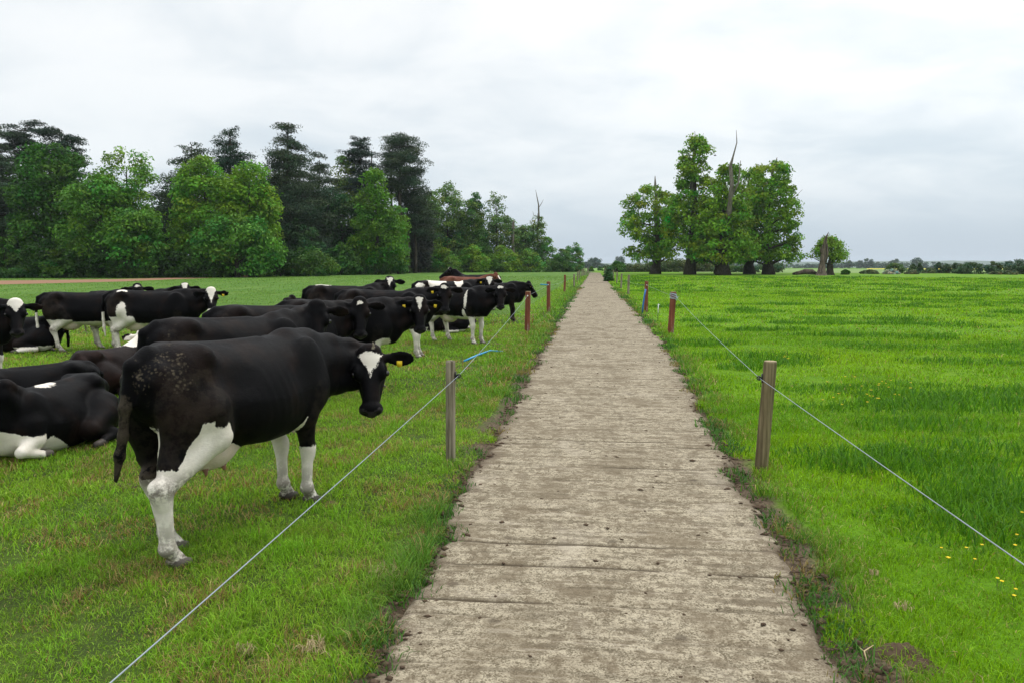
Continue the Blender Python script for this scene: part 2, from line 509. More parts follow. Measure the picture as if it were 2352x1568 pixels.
for d0, d1, rho, wd in RINGS:
    wa = 75 if d1 < 3 else 62 if d1 < 7 else 50 if d1 < 13 else 43
    n = int(rho * math.radians(2 * wa) / 2 * (d1 ** 2 - d0 ** 2))
    x, y = wedge(n, d0, d1, -wa, wa)
    el, er = edge_l(y), edge_r(y)
    gapl = np.minimum(.24, .02 + .85 * np.clip(fbm(x * 1.7, y * 1.7, 61, 3) - .36, 0, 1) * 1.6 * (y < 30))
    # ---- left pasture: short, grazed, straw and soil flecks
    s = (x < el - gapl) & ~((x * RT[0] + y * RT[1] < -20) & (PX(x, y) < 650) & (DD(x, y) > np.interp(PX(x, y), SX, SN) - 1) & (DD(x, y) < np.interp(PX(x, y), SX, SF) + .3))
    xl, yl_ = x[s], y[s]; d = np.hypot(xl, yl_)
    lump = fbm(xl * 1.5, yl_ * 1.5, 71, 4); pat = fbm(xl * .55, yl_ * .55, 73, 4); straw = fbm(xl * 2.6, yl_ * 2.6, 77, 4)
    edge_t = np.clip(1 - (edge_l(yl_) - xl) / .45, 0, 1) * (fbm(yl_ * 1.3, xl * 0, 79, 3) > .50)
    verge = np.exp(-((xl + 1.75) / .42) ** 2) * (yl_ > 10)
    h = (.042 + .045 * np.clip((lump - .28) * 2, 0, 1)) * (.6 + .8 * rng.random(len(xl)))
    h = h * (1 + 1.0 * edge_t + .6 * verge) * (1 + d * .008)
    clump = vn(xl * 6.5, yl_ * 6.5, 75); h = h * (.55 + .95 * clump); c = lerp((.095, .240, .011), (.320, .490, .036), np.clip((pat - .3) * 1.6, 0, 1) * .45 + .55 * rng.random(len(xl)))
    c = lerp(c, (.185, .430, .016), np.clip((clump - .5) * 1.6, 0, 1))
    c = lerp(c, (.045, .145, .030), np.clip(edge_t * .7, 0, 1))
    c = lerp(c, (.110, .260, .010), np.clip(verge, 0, 1) * .8)
    isst = rng.random(len(xl)) < np.clip((straw - .48) * 3.0 * (d < 30), 0.05, .50)
    c[isst] = lerp((.42, .34, .14), (.23, .12, .05), rng.random(isst.sum()))
    far = (yl_ > 30) & (xl < -3)
    c[far] = lerp(c[far], (.095, .190, .028), np.full(far.sum(), .65)); h[far] *= .6
    thin = rng.random(len(xl)) > .5 * np.clip((.36 - lump) * 5, 0, 1)
    thin &= ~(far & (rng.random(len(xl)) < .5))
    xl, yl_, h, c = xl[thin], yl_[thin], h[thin], c[thin]
    Lp.append(blades(xl, yl_, h, wd * (.7 + .7 * rng.random(len(xl))), .3 + 1.1 * rng.random(len(xl)), shade(c, .5, 1.45)))
    # ---- right pasture: lush
    s = x > er + gapl
    xr, yr_ = x[s], y[s]; d = np.hypot(xr, yr_)
    lump = fbm(xr * 1.1, yr_ * 1.1, 81, 4); pat = fbm(xr * .4, yr_ * .4, 83, 4)
    edge_t = np.clip(1 - (xr - edge_r(yr_)) / .6, 0, 1) * (fbm(yr_ * 1.2, xr * 0, 89, 3) > .40)
    h = (.032 + .056 * np.clip((lump - .25) * 1.8, 0, 1)) * (.6 + .8 * rng.random(len(xr))) * (1 + d * .010)
    clump = vn(xr * 4.5, yr_ * 4.5, 85); h = h * (.6 + .8 * clump); c = lerp((.085, .245, .003), (.285, .470, .006), np.clip((pat - .28) * 1.8, 0, 1) * .5 + .5 * rng.random(len(xr)))
    c = lerp(c, (.050, .150, .022), np.clip(edge_t * .75, 0, 1)); h *= 1 + .7 * edge_t
    isst = rng.random(len(xr)) < np.where(edge_t > .1, .14, .035)
    c[isst] = lerp((.46, .38, .17), (.24, .14, .06), rng.random(isst.sum()))
    Rp.append(blades(xr, yr_, h, wd * (.7 + .7 * rng.random(len(xr))), .25 + .9 * rng.random(len(xr)), shade(c, .5, 1.45)))
for x0, y0, r in tuss:
    d = math.hypot(x0, y0)
    n = int(min(900, 2600 * r * r / (1 + (d / 9) ** 1.6) + 70))
    a = rng.random(n) * 2 * PI; rr = r * np.sqrt(rng.random(n)); sq = random.uniform(1.1, 2.0)
    x, y = x0 + np.cos(a) * rr * sq, y0 + np.sin(a) * rr * .8
    ok = x > edge_r(y) + .05
    x, y, rr = x[ok], y[ok], rr[ok]
    h = (.10 + .14 * random.random()) * (1 - .5 * rr / r) * (.6 + .7 * rng.random(len(x))) * (1 + d * .006)
    c = lerp((.036, .130, .008), (.115, .285, .012), rng.random(len(x)))
    Rp.append(blades(x, y, h, (.005 + .0008 * d) * (.7 + .6 * rng.random(len(x))), .3 + .6 * rng.random(len(x)), shade(c)))
# bent dark tufts that hang over both edges of the concrete
for k in range(260):
    y0 = 2.8 + 62 * random.random() ** 2.2
    left_side = random.random() < .5
    x0 = float(edge_l(y0)) - random.uniform(-.03, .16) if left_side else float(edge_r(y0)) + random.uniform(-.03, .16)
    n = 46; a = rng.random(n) * 2 * PI; rr = .13 * np.sqrt(rng.random(n)) * (1 + y0 * .03)
    h = random.uniform(.045, .11) * (.5 + .7 * rng.random(n)) * (1 + y0 * .01)
    dry = random.random() < (.12 if left_side else .26)
    c = lerp((.28, .20, .09), (.16, .17, .04), rng.random(n)) if dry else lerp((.035, .105, .022), (.085, .215, .028), rng.random(n))
    (Lp if left_side else Rp).append(blades(x0 + np.cos(a) * rr, y0 + np.sin(a) * rr * 1.4, h, .0055 + .0008 * y0, .45 + .5 * rng.random(n), shade(c)))
tag(grass_object('grass_left_pasture', Lp), 'short grazed grass flecked with straw in the cow pasture', 'grass')
tag(grass_object('grass_right_pasture', Rp), 'lush bright green grass with darker tussocks in the empty pasture', 'grass')

# crumbs of soil and dung scattered along the track
n = 1700
V, Tq = [], []
oc = np.array([(1, 0, 0), (0, 1, 0), (-1, 0, 0), (0, -1, 0), (0, 0, .8), (0, 0, -.6)])
of = np.array([(0, 1, 4), (1, 2, 4), (2, 3, 4), (3, 0, 4), (1, 0, 5), (2, 1, 5), (3, 2, 5), (0, 3, 5)])
for k in range(n):
    y0 = 2.6 + 40 * random.random() ** 2
    l, r = float(edge_l(y0)), float(edge_r(y0))
    m_ = random.random()
    x0 = l + random.gauss(-.02, .07) if m_ < .42 else r + random.gauss(.02, .08) if m_ < .84 else random.uniform(l + .1, r - .1)
    s = random.choice([random.uniform(.006, .02), random.uniform(.006, .034)]) * (1 if m_ < .84 else .8) * (1 + y0 * .012)
    a = random.random() * 6.28; ca, sa = math.cos(a), math.sin(a)
    p = oc * (np.array([1.3, .9, .6]) * s) * (1 + .5 * (rng.random((6, 1)) - .5))
    V.append(np.stack([p[:, 0] * ca - p[:, 1] * sa + x0, p[:, 0] * sa + p[:, 1] * ca + y0, p[:, 2] + .024], 1)); Tq.append(of + 6 * k)
M_SOIL = plain_mat('soil', (.085, .058, .038), .95, .1, .6, scale=40)
tag(mesh('soil_crumbs', np.vstack(V), np.vstack(Tq), M_SOIL), 'crumbs of dark soil scattered along the track edges', 'soil', kind='stuff')
# ------------------------------------------------------------------ cows: one smooth skin each, grown from a distance field
class Field:
    def __init__(s, lo, hi, h):
        s.lo = np.array(lo, float); s.h = h
        s.n = np.ceil((np.array(hi) - s.lo) / h).astype(int) + 1
        s.F = np.full(s.n, .3, np.float32)

    def _sl(s, lo, hi):
        a = np.clip(np.floor((np.asarray(lo) - s.lo) / s.h).astype(int), 0, s.n - 1)
        b = np.clip(np.ceil((np.asarray(hi) - s.lo) / s.h).astype(int) + 1, 1, s.n)
        sl = tuple(slice(i, j) for i, j in zip(a, b))
        g = np.meshgrid(*[(np.arange(i, j) * s.h + l).astype(np.float32) for i, j, l in zip(a, b, s.lo)], indexing='ij', sparse=True)
        return sl, g

    def put(s, f, lo, hi, k=.05, cut=False):
        m = k + .06
        sl, g = s._sl(np.asarray(lo) - m, np.asarray(hi) + m)
        if any(q.stop <= q.start for q in sl): return
        d = f(*g); F = s.F[sl]
        if cut:
            hh = np.clip(.5 - .5 * (F + d) / k, 0, 1); s.F[sl] = F * (1 - hh) - d * hh + k * hh * (1 - hh)
        else:
            hh = np.clip(.5 + .5 * (d - F) / k, 0, 1); s.F[sl] = d * (1 - hh) + F * hh - k * hh * (1 - hh)


def f_cone(a, b, ra, rb):
    a = np.asarray(a, np.float32); b = np.asarray(b, np.float32); ab = b - a; L2 = float(ab @ ab) + 1e-9

    def f(x, y, z):
        px, py, pz = x - a[0], y - a[1], z - a[2]
        t = np.clip((px * ab[0] + py * ab[1] + pz * ab[2]) / L2, 0, 1)
        return np.sqrt((px - t * ab[0]) ** 2 + (py - t * ab[1]) ** 2 + (pz - t * ab[2]) ** 2) - (ra + (rb - ra) * t)
    r = max(ra, rb)
    return f, np.minimum(a, b) - r, np.maximum(a, b) + r


def f_ell(c, r, R=None):
    c = np.asarray(c, np.float32); r = np.asarray(r, np.float32); R = np.eye(3) if R is None else np.asarray(R)   # columns: own axes

    def f(x, y, z):
        p = (x - c[0], y - c[1], z - c[2])
        q = [(p[0] * R[0, i] + p[1] * R[1, i] + p[2] * R[2, i]) for i in range(3)]
        k0 = np.sqrt(sum((q[i] / r[i]) ** 2 for i in range(3))) + 1e-6
        k1 = np.sqrt(sum((q[i] / r[i] ** 2) ** 2 for i in range(3))) + 1e-6
        return k0 * (k0 - 1) / k1
    m = float(r.max())
    return f, c - m, c + m


def unit(v): v = np.asarray(v, float); return v / (np.linalg.norm(v) + 1e-9)


ST_X = np.array([-.92, -.86, -.74, -.56, -.36, -.10, .18, .42, .60, .76, .90, .98])
ST_T = np.array([1.26, 1.34, 1.41, 1.445, 1.415, 1.390, 1.390, 1.40, 1.41, 1.38, 1.28, 1.18])
ST_B = np.array([1.10, .98, .88, .79, .71, .635, .600, .605, .635, .69, .79, .94])
ST_W = np.array([.06, .13, .19, .265, .305, .345, .355, .315, .265, .225, .17, .08])
LY_B = np.array([1.05, .86, .72, .64, .60, .585, .585, .59, .60, .64, .74, .92])


def torso(lying):
    xs = np.linspace(-.93, .99, 240)
    ker = np.exp(-np.linspace(-2, 2, 31) ** 2); ker /= ker.sum()
    sm = lambda a: np.convolve(np.pad(np.interp(xs, ST_X, a), 15, mode='edge'), ker, 'valid')
    zt, zb, hw = sm(ST_T), sm(LY_B if lying else ST_B), sm(ST_W * (1.16 if lying else 1.0))

    def f(x, y, z):
        xx = np.clip(x, -.925, .985)
        t = np.interp(xx, xs, zt); b = np.interp(xx, xs, zb); w = np.interp(xx, xs, hw)
        c = b + (t - b) * .47; up = t - c; dn = c - b
        zz = z - c
        hh = np.where(zz > 0, up, dn)
        wz = w * (1 - np.clip(zz / np.maximum(up, .01), 0, 1) * .22)
        q = ((np.abs(y) / wz) ** 2.35 + (np.abs(zz) / hh) ** 2.35) ** (1 / 2.35)
        d = (q - 1) * np.minimum(w, hh) * .9
        rib = np.sin((xx + zz * .25) * 2 * PI / .085) * np.exp(-((xx - .16) / .26) ** 2) * np.exp(-((zz - .02) / .20) ** 2)
        d = d - .0016 * rib
        return np.maximum(d, np.abs(x - .03) - .955)
    return f, (-.93, -.45, .55), (.99, .45, 1.5)


def make_cow(label, group, pos, heading, scale=1.0, poll=(1.14, 0, 1.48), face=None, down=55, roll=0, coat=(), fur='black', h=.022, lying=0,
             legs=None, tail=None, tag_ear=0, dirt=0.0, horn=False, name='cow', ear_droop=0.1, blaze=None, muzzle_white=False, udder=True, white_tail=False):
    """pos: world x,y; heading: degrees from +X; poll: head top in the cow's own frame; face: heading of the face relative to the body
    (None = towards the eye point); down: muzzle angle below level; lying: 0 standing, +1/-1 hind legs tucked to its left/right"""
    dz = -.585 if lying else 0.0
    hd = math.radians(heading)
    poll = np.array(poll, float)
    if face is None:
        wx = pos[0] + scale * (poll[0] * math.cos(hd) - poll[1] * math.sin(hd)); wy = pos[1] + scale * (poll[0] * math.sin(hd) + poll[1] * math.cos(hd))
        fa = math.atan2(EYE[1] - wy, EYE[0] - wx) - hd
    else: fa = math.radians(face)
    dn = math.radians(down)
    f = np.array([math.cos(fa) * math.cos(dn), math.sin(fa) * math.cos(dn), -math.sin(dn)])
    u = unit(np.array([0, 0, 1]) - f * f[2]); l = np.cross(u, f)
    if roll:
        rr = math.radians(roll); u, l = u * math.cos(rr) + l * math.sin(rr), l * math.cos(rr) - u * math.sin(rr)
    HR = np.stack([f, l, u], 1)
    hp = lambda a, b, c: poll + f * a + l * b + u * c

    S = Field((-1.25, -.95, -.05), (max(1.12, poll[0] + .62), .95, max(1.62, poll[2] + .25)), h)
    groups = {}

    def put(spec, k=.05, grp=None, cut=False):
        fn, lo, hi = spec; S.put(fn, lo, hi, k, cut)
        if grp is not None: groups.setdefault(grp, []).append(fn)

    T, lo, hi = torso(bool(lying))
    put((lambda x, y, z: T(x, y, z - dz), np.array(lo) + (0, 0, dz), np.array(hi) + (0, 0, dz)), .02, 'body')
    D = lambda x, y, z: (x, y, z + dz)
    # hooks, pins, spine, shoulder blades, rib swell
    for s in (1, -1):
        put(f_cone(D(-.52, s * .20, 1.35), D(-.60, s * .17, 1.31), .065, .07), .15, 'body')
        put(f_cone(D(-.84, s * .105, 1.22), D(-.80, s * .10, 1.26), .05, .06), .08, 'body')
        put(f_ell(D(.60, s * .20, 1.08), (.19, .09, .30)), .10, 'body')
        put(f_ell(D(.72, s * .19, .95), (.13, .09, .16)), .10, 'body')
        put(f_ell(D(-.30, s * .475, 1.21), (.24, .17, .15)), .14, cut=True)
        put(f_ell(D(.36, s * .44, 1.24), (.09, .12, .20)), .10, cut=True)
    put(f_cone(D(-.78, 0, 1.37), D(.25, 0, 1.35), .045, .045), .06, 'body')
    # neck: crest, middle and throat strands curve round to meet the skull from behind
    fh = unit((f[0], f[1], 0)); zu = np.array([0, 0, 1.0])
    for p0, r0, r1, p3, lift in ((np.array(D(.60, 0, 1.33)), .095, .055, poll - fh * .11 - zu * .06, .02), (np.array(D(.70, 0, 1.16)), .175, .075, poll - fh * .07 - zu * .14, -.02), (np.array(D(.84, 0, .97)), .135, .050, poll - fh * .02 - zu * .23, -.05)):
        L = float(np.linalg.norm(p3 - p0)); c1 = p0 + np.array([.36 * L, 0, lift + .10 * (p3[2] - p0[2])]); c2 = p3 - fh * .40 * L + zu * (lift - .10 * (p3[2] - p0[2]))
        tt = np.linspace(0, 1, 6)[:, None]; pts = (1 - tt) ** 3 * p0 + 3 * (1 - tt) ** 2 * tt * c1 + 3 * (1 - tt) * tt ** 2 * c2 + tt ** 3 * p3
        for i in range(5): put(f_cone(pts[i], pts[i + 1], r0 + (r1 - r0) * i / 5, r0 + (r1 - r0) * (i + 1) / 5), .10 if i < 2 else .06, 'neck')
    put(f_ell(D(.88, 0, .83), (.13, .10, .14)), .10, 'body')
    # head
    K = 1.14
    hp = lambda a, b, c: poll + (f * a + l * b + u * c) * K
    KL = 1.12                                               # breadth of the skull
    hp = lambda a, b, c: poll + (f * a + l * b * KL + u * c) * K
    E3 = lambda c, r: f_ell(hp(*c), np.array(r) * K * np.array([1, KL, 1]), HR)
    put(E3((.05, 0, -.065), (.10, .105, .095)), .04, 'head')
    put(E3((-.012, 0, -.010), (.060, .078, .056)), .04, 'head')
    for s in (1, -1):
        put(E3((.150, s * .084, -.050), (.070, .036, .058)), .03, 'head')
        put(f_cone(hp(.12, s * .055, -.165), hp(.36, s * .03, -.14), .060 * K, .034 * K), .04, 'head')
    put(f_cone(hp(.08, 0, -.08), hp(.36, 0, -.068), .098 * K, .058 * K), .04, 'head')
    put(f_cone(hp(.30, 0, -.075), hp(.44, 0, -.085), .058 * K, .064 * K), .03, 'head')
    put(E3((.448, 0, -.078), (.056, .078, .058)), .03, 'head')
    put(f_cone(hp(.30, 0, -.14), hp(.445, 0, -.142), .046 * K, .050 * K), .03, 'head')
    for s in (1, -1): put(E3((.455, s * .050, -.070), (.040, .030, .034)), .02, 'head')
    for s in (1, -1):
        put(E3((.502, s * .045, -.060), (.018, .016, .013)), .014, cut=True)
        put(E3((.175, s * .128, -.045), (.028, .014, .018)), .012, cut=True)
        e = unit(l * s * .98 - zu * ear_droop); side = unit(np.cross(e, unit(fh * .8 + f * .3))); fr = np.cross(side, e)
        th = max(.017, h * .85)
        ce = hp(.035, s * .095, -.055)
        put(f_cone(ce, ce + e * .07, .036, .038), .02, 'ear')
        put(f_ell(ce + e * .15 + fr * .012, (.122, .074, th), np.stack([e, side, fr], 1)), .02, 'ear')
        if h < .016: put(f_ell(ce + e * .155 + fr * .048, (.092, .050, .033), np.stack([e, side, fr], 1)), .012, cut=True)
    # legs
    if not lying:
        lg = legs or {}
        for i, (nm, s, hind) in enumerate((('fl', 1, 0), ('fr', -1, 0), ('hl', 1, 1), ('hr', -1, 1))):
            ox, oy = lg.get(nm, (0, 0))
            if hind:
                put(f_ell((-.62, s * .165, 1.02), (.24, .125, .30)), .07, nm)
                put(f_cone((-.52, s * .20, .98), (-.42 + ox * .35, s * .215, .82), .17, .125), .07, nm)
                st = (-.45 + ox * .4, s * .205, .80); hk = (-.80 + ox * .85, s * .175 + oy * .8, .535); ft = (-.745 + ox, s * .17 + oy, .15); hf = (-.665 + ox, s * .17 + oy, .045)
                put(f_cone((-.66, s * .15, .92), (-.74 + ox * .6, s * .165, .68), .14, .072), .06, nm)
                put(f_cone(st, hk, .120, .068), .06, nm)
                put(f_cone((hk[0] - .035, hk[1], hk[2] + .03), (hk[0] + .01, hk[1], hk[2] - .08), .044, .052), .05, nm)
                put(f_cone((hk[0] + .015, hk[1], hk[2]), ft, .057, .045), .03, nm)
            else:
                put(f_cone((.64, s * .175, .96), (.58 + ox * .3, s * .185, .76), .135, .095), .07, nm)
                kn = (.63 + ox * .75, s * .165 + oy * .8, .47); ft = (.615 + ox, s * .16 + oy, .15); hf = (.675 + ox, s * .16 + oy, .045)
                put(f_cone((.58 + ox * .3, s * .182, .76), kn, .092, .056), .04, nm)
                put(f_cone((kn[0] + .012, kn[1], kn[2] + .02), (kn[0] + .01, kn[1], kn[2] - .05), .057, .054), .03, nm)
                put(f_cone(kn, ft, .048, .041), .03, nm)
            put(f_ell((ft[0], ft[1], ft[2] - .005), (.056, .05, .05)), .03, nm)
            put(f_cone(ft, hf, .045, .05), .02, nm)
            for q in (.028, -.028):
                put(f_cone((hf[0] - .02, hf[1] + q, .03), (hf[0] + .055, hf[1] + q * 1.15, .018), .043, .03), .012, 'hoof')
    else:
        for s in (1, -1):
            el = (.62, s * .24, .22); kn = (.93, s * .23, .13); ft = (.66, s * .27, .06)
            if s == lying:
                el = (.66, s * .25, .24); kn = (.92, s * .30, .15); ft = (.62, s * .33, .06)
            put(f_cone((.64, s * .20, .40), el, .15, .11), .07, 'fl' if s > 0 else 'fr')
            put(f_cone(el, kn, .10, .062), .05, 'fl' if s > 0 else 'fr')
            put(f_cone(kn, ft, .058, .046), .03, 'fl' if s > 0 else 'fr')
            put(f_cone(ft, (ft[0] - .10, ft[1], .05), .05, .05), .02, 'hoof')
        s = lying
        nm = 'hl' if s > 0 else 'hr'
        put(f_ell((-.48, s * .30, .33), (.34, .19, .30)), .08, nm)
        put(f_cone((-.40, s * .36, .33), (-.05, s * .46, .22), .20, .12), .07, nm)
        put(f_cone((-.05, s * .46, .20), (-.42, s * .54, .10), .105, .065), .05, nm)
        put(f_cone((-.42, s * .54, .10), (-.08, s * .60, .07), .060, .048), .03, nm)
        put(f_cone((-.08, s * .60, .06), (.04, s * .60, .05), .05, .05), .02, 'hoof')
        put(f_ell((-.50, -s * .22, .28), (.30, .17, .26)), .08, 'hr' if s > 0 else 'hl')
        put(f_ell((0, 0, .15), (.62, .33, .16)), .10, 'body')
    # tail
    if not lying:
        tp = tail or [(-.80, 0, 1.37), (-.93, 0, 1.30), (-.985, 0, 1.08), (-.985, 0, .78), (-.975, 0, .62), (-.96, 0, .40)]
        rr = [.055, .044, .033, .029, .031, .014]
        for i in range(5): put(f_cone(tp[i], tp[i + 1], max(rr[i], h * .9), max(rr[i + 1], h * .7)), .03, 'tail')
        if udder:
            put(f_ell((-.29, 0, .69), (.26, .170, .185)), .05, 'udder'); put(f_ell((-.52, 0, .74), (.12, .12, .16)), .05, 'udder')
            for tx, ty in ((-.24, .085), (-.24, -.085), (-.40, .07), (-.40, -.07)):
                put(f_cone((tx, ty, .555), (tx + .005, ty * 1.05, .505), max(.022, h * .8), max(.013, h * .6)), .015, 'teat')
    else:
        tp = [(-.84, 0, .75), (-.96, -lying * .04, .60), (-.97, -lying * .10, .30), (-.93, -lying * .22, .09)]
        for i in range(3): put(f_cone(tp[i], tp[i + 1], .04, .034), .03, 'tail')
    if horn: put(f_cone(hp(.0, .03, .02), hp(-.03, .03, .10), .012, .008), .008, 'horn')

    gr = vdb.FloatGrid(.3); gr.copyFromArray(np.ascontiguousarray(S.F)); gr.transform = vdb.createLinearTransform(voxelSize=h)
    V, Q = gr.convertToQuads(isovalue=0.0)
    V = np.asarray(V, float) + S.lo; Q = np.asarray(Q, np.int64)
    # outward winding
    a, b, c, d = (V[Q[:, i]] for i in range(4))
    vol = np.einsum('ij,ij->i', a, np.cross(b, c)).sum() + np.einsum('ij,ij->i', a, np.cross(c, d)).sum()
    if vol < 0: Q = Q[:, ::-1]
    x, y, zc = V[:, 0], V[:, 1], V[:, 2]
    names = list(groups)
    Dg = np.stack([np.min([fn(x, y, zc) for fn in groups[g_]], axis=0) for g_ in names])
    who = np.array(names)[Dg.argmin(0)]
    dist = dict(zip(names, Dg))
    r = V - poll
    ha, hb, hc = r @ f / K, r @ l / K / KL, r @ u / K
    head = (who == 'head')
    # coat: positive = white hair
    white = np.full(len(V), -.2)
    for spec in coat:
        if spec[0] == 'ell':
            q = (V - np.array(D(*spec[1]))) / np.array(spec[2]); k = np.sqrt((q ** 2).sum(1))
            v = (1 - k) * min(spec[2])
        elif spec[0] == 'leg':
            v = np.where(np.isin(who, [spec[1], 'hoof']) & (dist.get(spec[1], 9) < .05), spec[2] - zc, -.2)
        elif spec[0] == 'belly':
            v = np.where(np.isin(who, ['head', 'ear', 'neck']) , -.2, spec[1] + dz - zc)
        elif spec[0] == 'fn': v = spec[1](x, y, zc - dz, who)
        white = np.maximum(white, v)
    if blaze:
        front = hc > -.12
        if blaze[0] == 'tri':
            a0, a1, w_ = blaze[1:]
            v = np.minimum(np.minimum(ha - a0, .25), w_ * (a1 - ha) / (a1 - a0) - np.abs(hb))
        elif blaze[0] == 'spot': v = (1 - np.sqrt(((ha - blaze[1]) / blaze[2]) ** 2 + (hb / blaze[3]) ** 2)) * min(blaze[2:4])
        else: v = np.minimum(blaze[2] - ha, blaze[3] - np.abs(hb)); v = np.minimum(v, ha - blaze[1])
        v = np.where((head | (who == 'neck')) & front, v, -.2)
        white = np.maximum(white, v)
    if muzzle_white: white = np.maximum(white, np.where(head, ha - .42, -.2))
    if white_tail: white = np.maximum(white, np.where(who == 'tail', .95 - zc, -.2))
    white = np.where(np.isin(who, ['udder', 'teat']), .1, white)
    over = np.zeros((len(V), 4))
    over[who == 'udder'] = (.62, .47, .37, .55)
    over[who == 'teat'] = (.24, .08, .06, .9)
    over[who == 'hoof'] = (.055, .045, .035, .95)
    over[who == 'horn'] = (.30, .26, .20, 1)
    nose = head & (ha > .455) & (hc < -.03)
    over[nose] = (.026, .021, .023, .85)
    nost = head & (ha > .44) & (np.abs(np.abs(hb) - .045) < .022) & (np.abs(hc + .058) < .020); over[nost] = (.003, .003, .003, 1)
    if muzzle_white:
        nz = head & (ha > .42) & (hc < -.12); over[nz] = (.5, .36, .30, .6)
    low = np.isin(who, ['fl', 'fr', 'hl', 'hr'])
    lm = np.where(low, np.clip(1.15 - zc / .36, .12, 1), 0) if not lying else np.zeros(len(V))
    lm = np.maximum(lm, np.where(np.isin(who, ['hl', 'hr']) & (not lying), np.clip(1 - np.abs(zc - .54) / .13, 0, 1) * .95, 0))
    lm = np.maximum(lm, np.where((who == 'tail') & (zc < 1.15), .55 * dirt, 0))
    dm = np.zeros(len(V))
    if not lying: dm = np.clip((-.30 - x) / .45, 0, 1) * np.clip((zc - .95) / .25, 0, 1) * dirt * np.where(who == 'tail', .6, 1)
    mat = M_COAT_RED if fur == 'red' else M_COAT_BROWN if fur == 'brown' else M_COAT
    root = empty(name, (pos[0], pos[1], float(zg(pos[0], pos[1]))), hd, scale)
    tag(root, label, 'cow', group)
    mesh('body', V, Q, mat, root, True, cols={'over': over}, floats={'white': white, 'dirt': dm, 'leg': lm})
    for s in (1, -1):
        m_ = MB(); cpt = hp(.172, s * .108, -.045)
        th_, ph_ = np.meshgrid(np.linspace(0, PI, 9), np.linspace(0, 2 * PI, 13)[:-1])
        P = np.stack([np.sin(th_) * np.cos(ph_), np.sin(th_) * np.sin(ph_), np.cos(th_)], -1).reshape(-1, 3) * .026 + cpt + l * s * .006
        I = np.arange(12 * 9).reshape(12, 9); J = np.roll(I, -1, 0)
        m_.add(P, np.stack([I[:, :-1], I[:, 1:], J[:, 1:], J[:, :-1]], -1).reshape(-1, 4)); m_.build('eye', M_EYE, root)
    for s in ((1, -1) if tag_ear == 2 else (tag_ear,) if tag_ear else ()):
        e = unit(l * s * .98 - zu * ear_droop); side = unit(np.cross(e, unit(fh * .8 + f * .3))); fr = np.cross(side, e)
        ce = hp(.035, s * .095, -.055) + e * .14 + fr * .034
        ce = ce + side * (-.035 if side[2] > 0 else .035)
        dn_ = -side if side[2] > 0 else side
        w_ = .024; P = []
        for off in (0, .006):
            for a_, b_ in ((-w_, .022), (w_, .022), (w_, -.022), (.009, -.036), (-.009, -.036), (-w_, -.022)):
                P.append(ce + e * a_ - dn_ * b_ + fr * off)
        # flag-shaped plastic tag
        F4 = [(i, (i + 1) % 6, (i + 1) % 6 + 6, i + 6) for i in range(6)] + [(6, 7, 8, 11), (11, 8, 9, 10), (1, 0, 5, 2), (2, 5, 4, 3)]
        m_ = MB(); m_.add(P, F4); m_.build('ear_tag', M_TAG, root, smooth=False)
    return root


def coat_mat(name, dark, dark2, brown_tint):
    m, t = new_mat(name)
    o = t.obj()
    wf = t.attr('white', 'Fac'); ov = t.n('ShaderNodeAttribute', attribute_name='over'); dr = t.attr('dirt', 'Fac')
    edge_n = t.math('ADD', t.math('MULTIPLY', t.math('SUBTRACT', t.noise(o, 11, 6, .7), .5), .095), t.math('MULTIPLY', t.math('SUBTRACT', t.noise(o, 70, 2), .5), .03))
    wm = t.ramp(t.math('ADD', wf, edge_n), -.004, .006)
    hair = t.noise(t.map(o, (26, 26, 90)), 1.0, 4, .6)
    blk = t.mix(hair, dark, dark2)
    blk = t.mix(t.ramp(t.noise(o, 2.6, 4), .48, .72), blk, brown_tint)  # random patches of browner hair
    wht = t.mix(t.noise(o, 12, 4), (.70, .63, .53), (.82, .77, .69))
    wht = t.mix(t.math('MULTIPLY', t.ramp(t.noise(o, 6, 4), .55, .75), .3), wht, (.62, .50, .38))
    col = t.mix(wm, blk, wht)
    col = t.mix(ov.outputs['Alpha'], col, t.mix(1.0, ov.outputs['Color'], t.mix(t.noise(o, 20, 3), (.75, .75, .75), (1.25, 1.2, 1.2)), 'MULTIPLY'))
    # dried mud: flakes and smears
    vo = t.n('ShaderNodeTexVoronoi', feature='F1'); t.set(vo.inputs['Vector'], o); vo.inputs['Scale'].default_value = 48; vo.inputs['Randomness'].default_value = 1
    fl = t.math('MULTIPLY', t.ramp(t.math('ADD', t.math('MULTIPLY', t.noise(t.map(o, (1, 1, .8)), 7, 6, .75), 1.0), t.math('MULTIPLY', dr, .26)), .75, .79), t.ramp(t.math('ADD', vo.outputs['Distance'], t.math('MULTIPLY', t.noise(o, 60, 3), .5)), .85, .5))
    fl = t.math('MULTIPLY', fl, t.ramp(dr, .02, .3))
    mud = t.mix(t.ramp(t.noise(o, 22, 4, .7), .4, .62), (.014, .011, .008), (.085, .068, .046))
    col = t.mix(t.math('MULTIPLY', fl, .85), col, mud)
    lg = t.math('MULTIPLY', t.attr('leg', 'Fac'), t.ramp(t.math('ADD', t.noise(o, 11, 5, .7), t.math('MULTIPLY', t.noise(o, 60, 2), .25)), .50, .68))
    col = t.mix(t.math('MULTIPLY', lg, .9), col, t.mix(t.noise(o, 25, 3), (.035, .027, .020), (.15, .12, .085)))
    hb = t.noise(t.map(o, (60, 60, 160)), 1.0, 3, .6)
    und = t.noise(o, 7, 3, .5)
    t.out(t.pbsdf(col, t.math('ADD', t.math('MULTIPLY', hair, .2), .46), t.math('ADD', t.math('MULTIPLY', ov.outputs['Alpha'], .25), .065), t.bump(t.math('ADD', t.math('MULTIPLY', hb, .35), und), .35, .03)))
    return m


